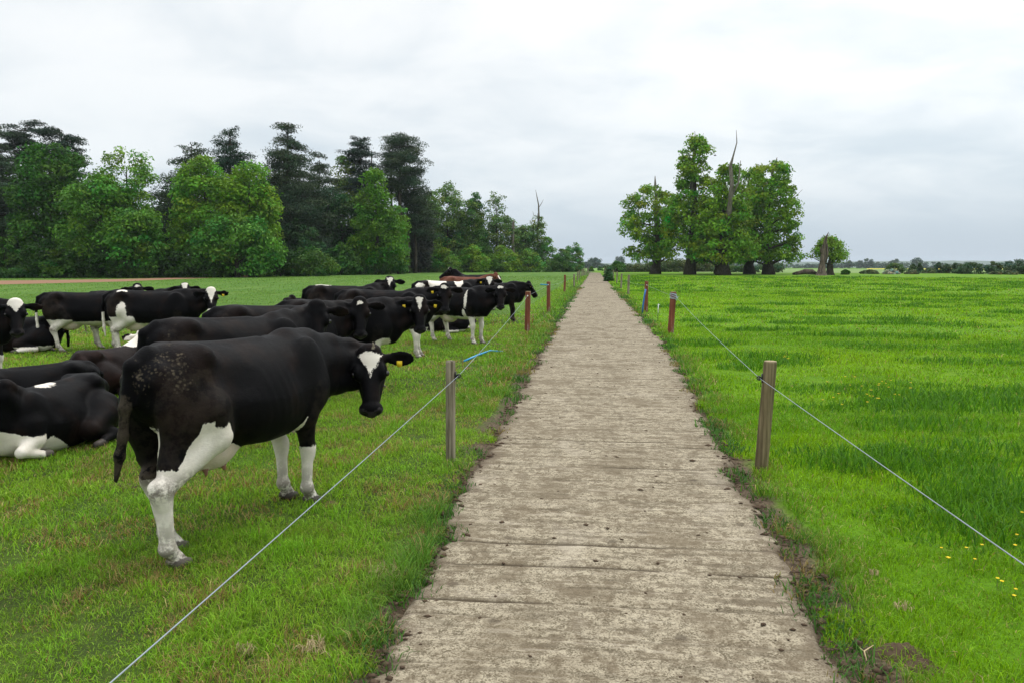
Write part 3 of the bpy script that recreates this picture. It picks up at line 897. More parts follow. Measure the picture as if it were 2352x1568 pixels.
M_COAT = coat_mat('black_and_white_coat', (.0013, .0012, .0017), (.0036, .0034, .0042), (.0110, .0062, .0048))
M_COAT_BROWN = coat_mat('dark_brown_coat', (.0055, .0032, .0030), (.012, .0070, .006), (.020, .009, .007))
M_COAT_RED = coat_mat('red_brown_coat', (.085, .028, .016), (.15, .052, .030), (.17, .07, .045))
M_EYE = plain_mat('eye', (.006, .004, .004), .08, .6)
M_TAG = plain_mat('yellow_plastic', (.78, .55, .02), .45, .4, .1)
HERD_L, HERD_R, LIE = 'cows standing on the left side of the herd', 'cows standing in the row by the track', 'cows lying in the grass'
CY = 6.06                                                       # camera yaw in degrees: headings below are given against the view


def ahead(px, D):
    q = at(px, 640, D); return (float(q[0]), float(q[1]))


# nearest cow, seen from behind its right flank, head turned back to the viewer
def c1(x, y, z, who):
    hr = np.where((y < .02) & (x < -.2) & ~np.isin(who, ['tail']) & (y < -.04), np.clip(.665 + 1.35 * (x + .82), .66, .935) - z, -.2)
    hr = np.where(x > -.58, -.2, hr)
    be = np.interp(x, [-.66, -.62, -.55, -.50, -.45, -.39, -.29, -.15, .34, .44, .50, .56], [.92, .935, .885, .88, .915, .79, .665, .635, .615, .64, .78, .55]) - z
    be = np.where((x < .56) & (x > -.66) & (y < .30) & (np.abs(y) < .42) & ~np.isin(who, ['fl', 'fr']), be, -.2)
    fr = np.where(who == 'fr', .50 - z + .12 * (x - .6), -.2)
    fl = np.where((who == 'fl'), .80 - z, -.2)
    hl = np.where(who == 'hl', np.minimum(.55 - z, .4), -.2)
    tw = np.where((who != 'tail') & (y > -.12) & (y < .02) & (x < -.70), .10 - np.abs(z - .80), -.2) * .4
    return np.maximum.reduce([hr, be, fr, fl, hl, tw])


make_cow('nearest black cow at the wire, white triangle on its forehead and a white hind leg', HERD_R, (-2.69, 5.50), 74.5, 1.02,
         poll=(1.36, -.31, 1.19), down=58, roll=-3, coat=[('fn', c1), ('ell', (.98, -.02, .78), (.05, .04, .06))], h=.0125, dirt=.95, horn=True, tag_ear=1,
         blaze=('tri', .030, .205, .088), legs={'hr': (-.11, 0), 'hl': (.12, -.09), 'fr': (.0, -.0), 'fl': (.03, -.06)},
         tail=[(-.78, 0, 1.385), (-.90, .01, 1.32), (-.95, .03, 1.06), (-.955, .05, .88), (-.97, .07, .76), (-.99, .09, .60)], ear_droop=.05)
make_cow('all-black cow right behind the nearest one, with a scratched rump', HERD_R, ahead(518, 8.5), 51 + CY, 1.0,
         poll=(1.16, -.06, 1.50), down=62, coat=[('belly', .62)], h=.018, dirt=.55, tag_ear=-1)
make_cow('black cow in the middle of the row with a small white forehead dot', HERD_R, ahead(625, 10.9), 38 + CY, 1.0,
         poll=(1.32, -.06, 1.44), down=62, coat=[('belly', .60)], h=.02, dirt=.5, tag_ear=-1, blaze=('spot', .045, .026, .038))
make_cow('black cow beside the wire with a white kite-shaped blaze and white brisket', HERD_R, ahead(770, 12.4), 16 + CY, 1.0,
         poll=(1.34, -.10, 1.43), down=62, coat=[('ell', (.72, -.2, .72), (.16, .2, .10)), ('belly', .60)], h=.02, tag_ear=2, blaze=('tri', .0, .19, .052))
make_cow('black cow with one white foreleg, a white forehead bar and a hump-backed outline', HERD_R, ahead(876, 16.4), 2 + CY, 1.02,
         poll=(1.32, -.12, 1.50), down=60, coat=[('leg', 'fr', .62), ('leg', 'fl', .08), ('belly', .5)], h=.022, tag_ear=-1, blaze=('spot', .035, .03, .058), legs={'fl': (.12, 0), 'fr': (.10, 0)})
make_cow('black cow behind the row with a small white patch on top of its rump', HERD_R, ahead(790, 19.2), 14 + CY, 1.03,
         poll=(1.10, .1, 1.58), down=55, coat=[('ell', (-.50, 0, 1.46), (.22, .10, .06))], h=.024, blaze=('tri', .0, .2, .06))
make_cow('black cow with a white stripe down its shoulder and short white socks', HERD_R, ahead(1052, 19.6), -38 + CY, 1.0,
         poll=(1.30, .10, 1.44), down=58, coat=[('ell', (.50, -.32, 1.17), (.055, .14, .24)), ('leg', 'fr', .27), ('leg', 'fl', .27), ('leg', 'hr', .66), ('leg', 'hl', .66), ('belly', .69), ('ell', (.44, -.25, .72), (.06, .12, .17)), ('ell', (.86, 0, .70), (.06, .05, .06))],
         h=.02, blaze=('spot', .03, .032, .048), legs={'hr': (.0, 0), 'hl': (.22, 0)})
make_cow('all-black cow at the right end of the herd, seen side-on', HERD_R, ahead(1135, 26.4), 4 + CY, .97,
         poll=(1.24, 0, 1.40), face=6, down=52, coat=[('ell', (1.62, 0, 1.0), (.05, .05, .05))], h=.024, tag_ear=-1, legs={'fr': (.05, 0), 'fl': (.0, 0)})
make_cow('black cow with broad white saddle patches across its back', HERD_R, ahead(1022, 23.6), 8 + CY, 1.04,
         poll=(1.30, -.14, 1.50), down=58, coat=[('ell', (-.26, 0, 1.36), (.30, .40, .20)), ('ell', (.40, 0, 1.38), (.13, .40, .20)), ('ell', (-.72, -.15, 1.30), (.16, .16, .07)), ('belly', .75)], h=.022, tag_ear=-1, blaze=('tri', -.02, .21, .085))
make_cow('red-brown cow with a pale face behind the black ones', HERD_R, ahead(1072, 29.5), 4 + CY, 1.06, poll=(1.06, -.05, 1.52), face=-20, down=50, coat=[('belly', .7)],
         fur='red', h=.026, blaze=('bar', .08, .40, .06))
make_cow('black cow farthest back, only its raised head showing above the red-brown one', HERD_R, ahead(1095, 33.5), 176 + CY, 1.08,
         poll=(1.08, 0, 1.66), face=8, down=34, coat=[('belly', .7)], h=.028, blaze=('spot', .03, .03, .05))
# left-hand group
make_cow('black cow cut off at the left edge, with a white forehead', HERD_L, ahead(-110, 12.7), -10 + CY, 1.0,
         poll=(1.16, .0, 1.38), down=58, coat=[('belly', .5)], h=.02, blaze=('tri', -.08, .17, .15), muzzle_white=False)
make_cow('black cow with a white udder, leftmost of the three standing side by side', HERD_L, ahead(188, 17.8), 27 + CY, .95,
         poll=(1.20, -.05, 1.56), down=56, coat=[('leg', 'hr', .78), ('leg', 'hl', .98), ('belly', .72), ('ell', (-.78, .10, .75), (.10, .12, .35)), ('leg', 'fr', .3)], h=.02, tag_ear=-1, blaze=('spot', .03, .025, .05), white_tail=True,
         legs={'hr': (.18, 0), 'hl': (-.06, 0)})
make_cow('black cow with a white tail, half hidden between two standing cows', HERD_L, ahead(290, 18.4), 18 + CY, .95,
         poll=(1.34, .08, 1.56), down=50, coat=[('leg', 'hr', .55), ('leg', 'hl', .55), ('belly', .72)], h=.022, white_tail=True, blaze=('tri', -.03, .22, .07), legs={'hr': (.08, 0), 'hl': (-.03, 0)})
make_cow('black cow with white hind legs, white chip on its back, broad white blaze', HERD_L, ahead(342, 17.2), 12 + CY, .99,
         poll=(1.32, -.08, 1.43), down=56, coat=[('leg', 'hr', .86), ('leg', 'hl', .9), ('belly', .70), ('ell', (-.52, -.28, .92), (.12, .14, .26)), ('ell', (-.54, -.14, 1.42), (.12, .09, .10))],
         h=.02, tag_ear=1, blaze=('tri', -.06, .30, .10), muzzle_white=True, white_tail=True, legs={'hr': (.10, 0), 'hl': (-.02, 0)})


# lying cows
def y1(x, y, z, who):
    lowest = np.interp(x, [-.3, -.1, .1, .3, .45, .60, .75, 1.0], [.30, .40, .60, .72, .84, .78, .88, 1.0]) - z
    return np.where((x > -.25) & ~np.isin(who, ['head', 'ear', 'tail']), lowest, -.2)


make_cow('near black cow lying at the left edge with white folded legs', LIE, ahead(106, 8.35), 262 + CY, .87, lying=1,
         poll=(1.05, .02, 1.0), face=-48, down=50, coat=[('fn', y1), ('ell', (.18, .06, 1.42), (.16, .10, .045)), ('leg', 'fl', .30), ('leg', 'fr', .3)], fur='black', h=.015, tag_ear=1)
make_cow('black cow lying just behind the near lying one, small white mark on its forehead', LIE, ahead(62, 9.9), 222 + CY, .84, lying=1,
         poll=(1.0, .10, 1.10), face=18, down=58, h=.02, blaze=('spot', .03, .03, .055))
make_cow('dark brown cow lying behind the nearest cow\'s tail, with white hind quarters and white face', LIE, ahead(240, 11.9), 80 + CY, .84, lying=-1,
         poll=(1.0, .0, 1.04), face=30, down=35, coat=[('ell', (-.72, .28, .86), (.25, .16, .20)), ('ell', (1.05, 0, 1.44), (.40, .30, .24)), ('ell', (.80, 0, 1.46), (.34, .30, .16))], fur='brown', h=.02)
make_cow('black cow lying with one white foot beside the leftmost standing group', LIE, ahead(42, 17.6), 196 + CY, .95, lying=1,
         poll=(1.08, 0, 1.0), face=0, down=50, coat=[('leg', 'fl', .2), ('leg', 'hl', .16)], h=.024)
make_cow('black cow lying beneath the belly of the white-striped cow', LIE, ahead(1022, 22.6), 182 + CY, .85, lying=1,
         poll=(1.02, 0, .82), face=10, down=60, coat=[('leg', 'fl', .2), ('leg', 'hl', .12)], h=.026)
make_cow('cow lying far back with only its two ears showing over the black backs', LIE, ahead(608, 20.8), 60 + CY, 1.0, lying=1,
         poll=(.98, 0, 1.08), face=0, down=35, coat=[], h=.026, tag_ear=2)
# ------------------------------------------------------------------ fence posts, wires and small things
M_POST_GREY = wood_mat('weathered_grey_post', (.12, .10, .066), (.34, .30, .215), (38, 38, 1.6), bump=.5)
M_POST_TAN = wood_mat('round_tan_post', (.10, .078, .040), (.27, .215, .12), (26, 26, 1.1), bump=.35)
M_POST_RED = wood_mat('red_stained_post', (.135, .040, .022), (.27, .095, .055), (34, 34, 1.3), bump=.5, c3=(.40, .34, .30))
M_ENDGRAIN = plain_mat('end_grain', (.36, .29, .18), .9, .1, .4, scale=60)
M_BLACK = plain_mat('black_plastic', (.012, .012, .014), .35, .5)
M_WHITE = plain_mat('white_plastic', (.74, .74, .72), .4, .4, .06)
M_WIRE = plain_mat('galvanised_rope', (.27, .31, .35), .5, .4, .15, .2)
M_TWINE = plain_mat('pale_twine', (.42, .50, .60), .6, .3, .3)
M_PIPE = plain_mat('blue_water_pipe', (.012, .27, .52), .35, .5, .12)
M_PIPE2 = plain_mat('deep_blue_pipe', (.02, .13, .42), .35, .5, .12)


def ordinal(i): return ['first', 'second', 'third', 'fourth', 'fifth', 'sixth', 'seventh', 'eighth', 'ninth', 'tenth', 'eleventh', 'twelfth', 'thirteenth', 'fourteenth', 'fifteenth', 'sixteenth', 'seventeenth', 'eighteenth', 'nineteenth', 'twentieth', 'twenty-first', 'twenty-second', 'twenty-third', 'twenty-fourth', 'twenty-fifth'][i]


def post(px, py, h, rad, mat, label, group, lean=(0, 0), square=False, ins='white', cap=None, xyz=None, ins_h=.87, side=1):
    q = gp(px, py) if xyz is None else xyz
    root = empty('fence_post', (q[0], q[1], 0)); tag(root, label, 'fence post', group)
    b = MB()
    zz = np.array([-.25, 0, .25 * h, .5 * h, .75 * h, h - .012, h])
    pts = np.stack([lean[0] * zz / h, lean[1] * zz / h, zz], 1)
    b.tube(pts, [rad * 1.03, rad * 1.03, rad * 1.02, rad, rad, rad * .99, rad * .93], 5 if square else 18, wob=.05 if square else .02)
    b.build('shaft', mat, root)
    c = MB(); c.tube([pts[-1] + (0, 0, -.004), pts[-1] + (0, 0, .006)], rad * .92, 5 if square else 18); c.build('sawn_top', M_ENDGRAIN if cap is None else cap, root, False)
    top = np.array([lean[0] * ins_h / h, lean[1] * ins_h / h, ins_h])
    if ins == 'black':
        c = MB()
        c.box(top + (side * (rad + .004), 0, 0), (.008, .034, .085))
        c.tube([top + (side * (rad + .006), 0, 0), top + (side * (rad + .034), 0, 0)], .013, 10)
        for s in (-1, 1): c.tube([top + (side * (rad + .022) + .003 * s, -.02, .008 * s), top + (side * (rad + .030), -.004, .019 * s), top + (side * (rad + .044), .006, .012 * s), top + (side * (rad + .05), .008, -.002 * s)], .007, 6)
        c.build('insulator', M_BLACK, root)
    elif ins:
        c = MB(); c.tube([top + (0, -rad + .003, 0), top + (0, -rad - .03, 0)], [.016, .013], 8); c.tube([top + (0, -rad - .018, 0), top + (0, -rad - .026, 0)], .022, 8); c.build('insulator', M_WHITE, root)
    return root, np.array([q[0], q[1], 0]) + top


GL, GR_ = 'fence posts along the left side of the track', 'fence posts along the right side of the track'
wl, wr = [], []
_, a = post(1035, 1060, 1.03, .052, M_POST_GREY, 'grey split post nearest on the left with a black insulator', GL, (.005, 0), True, 'black', ins_h=.885, cap=M_POST_GREY); wl.append(a + (.082, 0, 0))
_, a = post(1211, 763, 1.19, .082, M_POST_RED, 'thick red-stained post, second along the left fence', GL, (.02, 0), True, 'white', ins_h=1.07); wl.append(a + (.0, -.105, 0))
r3, a = post(1260, 718, 1.27, .082, M_POST_RED, 'dark red post with blue pipe scrap, third along the left fence', GL, (-.01, 0), True, 'white', ins_h=1.14); wl.append(a + (0, -.105, 0))
c = MB(); c.tube([(-.34, -.10, 1.15), (-.03, -.11, 1.14)], .022, 8); c.build('pipe_sleeve', M_PIPE, r3)
_, a = post(1296.5, 672, 1.22, .075, M_POST_RED, 'thin brown post with a pale lower half, fourth along the left fence', GL, (.03, 0), False, None); wl.append(a)
for i, (px, py, h) in enumerate([(1318.5, 660, 1.12), (1326.5, 647, 1.12), (1331, 641.5, 1.15), (1336.5, 637.5, 1.15), (1340, 635, 1.2), (1343.5, 632.5, 1.25), (1348.5, 629.5, 1.2), (1351, 628.3, 1.2)]):
    _, a = post(px, py, h, .075, M_POST_GREY, f'small distant grey post, {ordinal(i + 4)} along the left fence', GL, (random.uniform(-.03, .03), 0), False, None); wl.append(a)
_, a = post(1748, 1078, 1.065, .062, M_POST_TAN, 'round tan post nearest on the right with a black insulator', GR_, (.055, .0), False, 'black', ins_h=.905, side=-1); wr.append(a + (-.09, 0, 0))
r2, a = post(1540, 768, 1.20, .085, M_POST_RED, 'faded red round post wrapped in pale twine, second along the right fence', GR_, (.06, 0), False, None, ins_h=1.06); wr.append(a + (.10, 0, -.01))
c = MB()
for k in range(5):
    th = np.linspace(0, 2 * PI, 15); zt_ = 1.05 + .022 * k + .03 * np.sin(th + k)
    c.tube(np.stack([.055 + .092 * np.cos(th), .092 * np.sin(th), zt_], 1), .008, 5)
for k in range(4):
    s = random.uniform(-.05, .05); c.tube([(.14, -.04, 1.08), (.17 + s, -.06, 1.03 + s), (.15, -.05, .97 + s), (.12 + s, -.07, 1.0)], .007, 5)
c.build('twine_wrap', M_TWINE, r2)
r3, a = post(1484, 717, 1.28, .082, M_POST_RED, 'faded red post with a blue pipe leaning on it, third along the right fence', GR_, (.0, 0), True, 'white', ins_h=1.12); wr.append(a + (0, -.105, 0))
for i, (px, py, h) in enumerate([(1443, 677.5, 1.28), (1426.5, 662, 1.18), (1416.5, 650.5, 1.18), (1409, 644, 1.2), (1404.5, 640.5, 1.2), (1400, 638, 1.2), (1396.5, 635.5, 1.2), (1391, 632.5, 1.25), (1388, 630.6, 1.25)]):
    _, a = post(px, py, h, .075, M_POST_GREY, f'small distant grey post, {ordinal(i + 3)} along the right fence', GR_, (random.uniform(-.02, .05), 0), False, None); wr.append(a)


def wire(name, start, pts, sag, label):
    P = []
    allp = [np.asarray(start, float)] + pts
    for a, b in zip(allp[:-1], allp[1:]):
        n = max(6, int(abs(b[1] - a[1]) / 2))
        for k in range(n):
            f_ = k / n; q = a + (b - a) * f_; q[2] -= sag * 4 * f_ * (1 - f_) * (np.linalg.norm(b - a) / 14) ** 2; P.append(q)
    P.append(allp[-1])
    b = MB(); b.tube(P, .0028, 6); return tag(b.build(name, M_WIRE), label, 'wire')


a = wl[0]; wire('fence_wire', (a[0] - .09, a[1] - 9.5, a[2] - .155), wl, .035, 'galvanised wire strung along the left-hand posts and passing before the nearest cow')
a = wr[0]; wire('fence_wire', (a[0] + .03, a[1] - 9.5, a[2] - .02), wr, .035, 'galvanised wire strung along the right-hand posts across the lush pasture')

# white tread-in stake and leaning blue pipe on the right
q = gp(1510.5, 738); b = MB(); b.tube([(0, 0, -.05), (.01, 0, .28)], .010, 6); root = empty('fence_stake', (q[0], q[1], 0)); tag(root, 'thin white tread-in stake standing between two red posts on the right', 'stake')
b.build('spike', M_BLACK, root); b = MB(); b.tube([(.01, 0, .28), (.015, 0, .60)], .016, 8); b.tube([(.015, 0, .585), (.075, 0, .565)], .009, 6); b.build('shaft', M_WHITE, root)
q = gp(1476, 720); z3 = MB(); z3.tube([(-.02, -.09, 0), (.01, -.10, .35), (.06, -.10, .75), (.10, -.07, .98)], .034, 10)
tag(z3.build('blue_pipe', M_PIPE2, loc=(q[0], q[1], 0)), 'length of blue pipe leaning against the third post on the right', 'pipe')
p0, p1, p2, p3 = gp(1066, 832), gp(1095, 822), gp(1125, 812), gp(1155, 810)
b = MB(); b.tube([p0 + (0, 0, .03), p1 + (0, 0, .06), p2 + (0, 0, .07), p3 + (0, 0, .03)], .020, 10)
tag(b.build('blue_pipe', M_PIPE), 'curved bright blue pipe lying in the grass behind the nearest left post', 'pipe')

# far fence below the wood
FG = 'thin posts along the foot of the wood'
for i, (px, white_) in enumerate([(24, 0), (70, 0), (107, 1), (204, 0), (246, 0), (354, 1), (507, 0), (609, 1), (820, 1), (946, 0)]):
    q = stand(px, np.interp(px, [0, 600, 950], [106, 136, 186])); b = MB(); hgt = .75 if white_ else 1.25
    b.tube([(0, 0, -.1), (0, 0, hgt)], .07, 6)
    root = empty('fence_post', q); b.build('shaft', M_WHITE if white_ else M_POST_GREY, root)
    c = MB(); c.box((0, 0, hgt - .06), (.19, .06, .05)); c.build('wire_holder', M_WHITE if white_ else M_BLACK, root)
    tag(root, ('short white stake' if white_ else 'thin grey post') + f' below the wood, {ordinal(i)} from the left end', 'stake' if white_ else 'fence post', FG)

# leaning pale stick and stakes by the right hedge
for i, (px, py, dx) in enumerate([(1404, 632, -.55), (1408, 629.5, 0), (1414, 629.5, 0)]):
    q = gp(px, py); b = MB(); b.tube([(0, 0, -.1), (dx * .5, 0, .6), (dx, 0, 1.15)], .06, 6)
    tag(b.build('stake', M_DEADWOOD, loc=q), ['pale stake leaning left before the long hedge', 'upright pale stake before the long hedge, next to the leaning one', 'upright pale stake before the long hedge, farther from the leaning one'][i], 'stake')

# dung, soil heaps, dead tufts, twig, flowers
M_DUNG = plain_mat('dry_dung', (.11, .075, .040), .95, .1, .5, scale=25)


def mound(name, px, py, rx, ry, h, mat, label, cat, group=None, seed=0, xyz=None):
    q = gp(px, py) if xyz is None else xyz
    n = 15; th = np.linspace(0, 2 * PI, 23)[:-1]; rr = np.linspace(0, 1, n)
    R, T = np.meshgrid(rr, th, indexing='ij')
    wob = 1 + .5 * (fbm(np.cos(T) * 1.6 + 9 + seed, np.sin(T) * 1.6 + 5, seed) - .5) * R
    X, Y = R * np.cos(T) * rx * wob, R * np.sin(T) * ry * wob
    Z = h * (1 - R ** 2) * (.75 + .9 * (fbm(X / rx * 3.3 + seed, Y / ry * 3.3, seed + 3, 4) - .3)) - .01
    I = np.arange(n * 22).reshape(n, 22); J = np.roll(I, -1, 1)
    return tag(mesh(name, np.stack([X, Y, Z], -1).reshape(-1, 3), np.stack([I[:-1], I[1:], J[1:], J[:-1]], -1).reshape(-1, 4), mat, smooth=True, loc=(q[0], q[1], 0)), label, cat, group)


mound('soil_heap', 2068, 1505, .17, .12, .075, M_SOIL, 'low heap of fresh brown soil at the right edge of the track', 'soil heap', seed=4)
mound('soil_heap', 2122, 1535, .12, .10, .05, M_SOIL, 'smaller heap of brown soil in the grass beside the bigger heap', 'soil heap', seed=9)
DP = 'dung pats in the pastures'
for i, (px, py, rx, ry, h, lb) in enumerate([
        (1133, 854, .24, .20, .045, 'flat brown dung pat behind the nearest left post, beyond the blue pipe'), (1075, 846, .10, .10, .05, 'small brown dung pat just left of the nearest left post'),
        (2112, 1014, .09, .05, .03, 'small black dung pat alone in the lush grass right of the wire'), (2040, 911, .14, .09, .025, 'dark flat dung pat near the patch of yellow flowers'),
        (760, 1156, .10, .09, .03, 'pale brown dung pat by the front hooves of the nearest cow'), (283, 1116, .26, .12, .03, 'dark wet dung patch behind the tail of the nearest cow'),
        (1140, 790, .22, .16, .03, 'brown dung pat in front of the white-socked cow'), (1165, 1258, .030, .024, .02, 'dark round dropping lying on the left half of the track')]):
    mound('dung_pat', px, py, rx, ry, h + (.022 if i == 7 else 0), M_SOIL if i in (2, 3, 5, 7) else M_DUNG, lb, 'dung', DP, seed=20 + i)
TG = 'tufts of dead grass in the cow pasture'
M_STRAW = plain_mat('dead_straw', (.46, .36, .20), .85, .2, .3)
for i, (px, py, n_, s_, lb) in enumerate([(886, 1330, 60, .15, 'bleached dead tuft at the left edge of the track'), (722, 1500, 45, .11, 'brownish dead tuft between the near wire and the track'), (565, 1505, 30, .08, 'small dead tuft right under the near wire'), (2075, 1405, 26, .07, 'tangle of dead grass right of the track, near the soil heaps'), (2005, 1325, 20, .05, 'small pale dead wisp in the grass right of the track')]):
    q = gp(px, py); b = MB()
    for k in range(n_):
        a_ = random.random() * 6.28; r_ = random.random() ** .5 * s_ * .5; d_ = random.random() * 6.28; L = s_ * random.uniform(.4, 1.1); tl = random.uniform(.15, .9)
        p = np.array([math.cos(a_) * r_ * 1.4, math.sin(a_) * r_, .0]); e = np.array([math.cos(d_) * L * (1 - tl), math.sin(d_) * L * (1 - tl), L * tl])
        b.tube([p, p + e * .5 + (0, 0, .02), p + e + (0, 0, -.012)], [.0022, .0018, .0009], 3, False)
    tag(b.build('dead_grass_tuft', M_STRAW, loc=(q[0], q[1], .02)), lb, 'dead grass', TG)
q = gp(1990, 1525); b = MB()
b.tube([(0, 0, .02), (.008, .06, .04), (.07, .11, .05)], [.004, .0035, .002], 6); b.tube([(.008, .058, .038), (-.008, .09, .045)], [.003, .0015], 5)
tag(b.build('twig', M_STRAW, loc=(q[0], q[1], 0)), 'pale forked twig lying at the right edge of the track', 'twig')

M_PETAL = plain_mat('buttercup_petal', (.85, .62, .01), .35, .4, .08); M_STEM = plain_mat('buttercup_stem', (.06, .16, .02), .6, .3)
first = None
near = [(2178, 1281), (2220, 1247), (2240, 1271), (2256, 1242), (2292, 1318), (2302, 1327), (2336, 1220), (2332, 1246), (2334, 1340), (2330, 1358), (2163, 1246), (2348, 1170)]
mid = [(1990 + random.gauss(0, 60), 893 + random.gauss(0, 16)) for _ in range(26)] + [(1800 + random.gauss(0, 18), 825 + random.gauss(0, 10)) for _ in range(6)]
for i, (px, py) in enumerate(near + mid):
    q = gp(px, py, .12)
    if first is None:
        root = first = empty('buttercup', (q[0], q[1], 0)); tag(root, 'small yellow buttercup flower in the lush right-hand pasture', 'flower', 'buttercups in the right-hand pasture')
        b = MB(); b.tube([(0, 0, 0), (.006, .003, .07), (0, 0, .12)], .0016, 4); b.build('stem', M_STEM, root)
        b = MB(); th = np.linspace(0, 2 * PI, 6)[:-1]
        for a_ in th:
            ca, sa = math.cos(a_), math.sin(a_); P = []
            for r_, w_, z_ in ((.001, .003, .12), (.008, .008, .123), (.0135, .006, .129)):
                P += [(ca * r_ - sa * w_, sa * r_ + ca * w_, z_), (ca * r_ + sa * w_, sa * r_ - ca * w_, z_)]
            b.add(P, [(0, 1, 3, 2), (2, 3, 5, 4)])
        b.build('petals', M_PETAL, root, False)
    else:
        root = first.copy(); COL.objects.link(root); root.location = (q[0], q[1], 0); root.scale = (random.uniform(.85, 1.15) * (1.1 if i >= 12 else .8),) * 3; root.rotation_euler[2] = random.random() * 6
        for ch in first.children: c_ = ch.copy(); COL.objects.link(c_); c_.parent = root
# a bird far off over the chestnuts
q = at(1642, 358, 95); b = MB()
b.tube([(-.16, 0, 0), (-.06, 0, .01), (.08, 0, 0), (.2, 0, -.01)], [.01, .05, .05, .008], 8)
root = empty('bird', q); tag(root, 'tiny dark bird in flight between the two tallest dead tops', 'bird'); M_BIRD = plain_mat('dark_plumage', (.03, .03, .035), .8, .2)
b.build('body', M_BIRD, root)
for s in (1, -1):
    b = MB(); b.add([(.06, 0, .03), (-.06, 0, .03), (-.03, s * .18, .10), (.05, s * .17, .11), (-.02, s * .36, .05)], [(0, 1, 2, 3)], [(3, 2, 4)]); b.build('wing', M_BIRD, root, False)
# ------------------------------------------------------------------ trees
def leaf_cloud(cl, per, size, base, var=.25, flat=.6, hue=.12, asp=.55, up=.55, seed=0, curl=0.0):
    """cl: (n, 6) clump centres and radii. Leaf sprays fill each clump, thickest near its outer and upper skin."""
    r_ = np.random.default_rng(seed)
    n = len(cl); idx = np.repeat(np.arange(n), np.maximum(6, (per * np.prod(cl[:, 3:], 1) ** (2 / 3) / np.mean(np.prod(cl[:, 3:], 1) ** (2 / 3))).astype(int)))
    m = len(idx)
    d = r_.normal(size=(m, 3)); d[:, 2] += .35; d /= np.linalg.norm(d, axis=1)[:, None]
    rad = .35 + .65 * r_.random(m) ** .55
    P = cl[idx, :3] + d * cl[idx, 3:] * rad[:, None] * (1 + .16 * r_.normal(size=m))[:, None]
    nrm = d * .55 + np.array([0, 0, up]) + r_.normal(size=(m, 3)) * .45; nrm /= np.linalg.norm(nrm, axis=1)[:, None]
    a = np.cross(nrm, r_.normal(size=(m, 3))); a /= np.linalg.norm(a, axis=1)[:, None]
    b = np.cross(nrm, a)
    s = size * (.6 + .8 * r_.random(m))[:, None]
    a *= s / 2; b *= s / 2 * asp
    dz = np.zeros((m, 3)); dz[:, 2] = -s[:, 0] * .16
    V = np.stack([P - a + dz, P - b * 1.0 + a * .1, P + a + dz, P + b * 1.0 + a * .1], 1).reshape(-1, 3)
    ct = 1 + var * r_.normal(size=n) * .55; ch = hue * r_.normal(size=n)
    k = (ct[idx] * (1 + var * (r_.random(m) - .5) * 1.6))[:, None]
    c = np.asarray(base)[None] * np.clip(k, .35, 1.9)
    c[:, 0] *= 1 + ch[idx] * 1.6 + .25 * (r_.random(m) - .5); c[:, 2] *= 1 - ch[idx]
    return V, np.arange(m * 4).reshape(m, 4), np.repeat(np.clip(c, .002, .6), 4, 0)


def prof(z, pr): return np.interp(z, [p[0] for p in pr], [p[1] for p in pr])


def crown_clumps(pr, n, cs, rnd, skew=None, sq=1.0, flat=.62, shell=.5):
    zs = np.linspace(pr[0][0], pr[-1][0], 200); wgt = np.maximum(prof(zs, pr), .05) ** 1.25
    out = []
    for _ in range(n):
        z = rnd.choice(zs, p=wgt / wgt.sum()) + rnd.normal() * .1
        R = float(prof(z, pr)); a = rnd.random() * 2 * PI
        rr = max(0, R - cs * .55) * (shell + (1 - shell) * rnd.random()) ** .8
        k = cs * (.65 + .7 * rnd.random()); k = min(k, R * .9 + .2)
        ox = float(prof(z, skew)) if skew else 0
        out.append((math.cos(a) * rr + ox, math.sin(a) * rr * sq, z, k, k, k * flat))
    return np.array(out)


def limbs(b, th, tr, cl, n, top, rnd, lean=(0, 0), r1=.35):
    """tapered trunk to `top` and n boughs from it to clump centres"""
    zz = np.linspace(-.3, top, 9); bend = rnd.normal(size=2) * .25
    tx = lean[0] * (zz / top) + bend[0] * np.sin(zz / top * 3); ty = lean[1] * (zz / top) + bend[1] * np.sin(zz / top * 2.6)
    rad = tr * np.interp(zz / top, [-.05, 0, .05, .12, .5, 1], [1.7, 1.5, 1.15, 1.0, .62, .12])
    b.tube(np.stack([tx, ty, zz], 1), rad, 10, wob=.08)
    if len(cl):
        for i in rnd.choice(len(cl), min(n, len(cl)), replace=False):
            c = cl[i, :3]; z0 = max(th * .75, min(c[2] - .35 * math.hypot(c[0], c[1]) - .3, top * .9))
            p0 = np.array([np.interp(z0, zz, tx), np.interp(z0, zz, ty), z0]); r0 = float(np.interp(z0, zz, rad)) * r1
            mid = (p0 + c) / 2 + (rnd.normal(size=3) * .25) + (0, 0, .25)
            b.tube([p0, (p0 * .6 + mid * .4) + (0, 0, .05), mid, c], [r0, r0 * .8, r0 * .55, r0 * .18], 5, False)


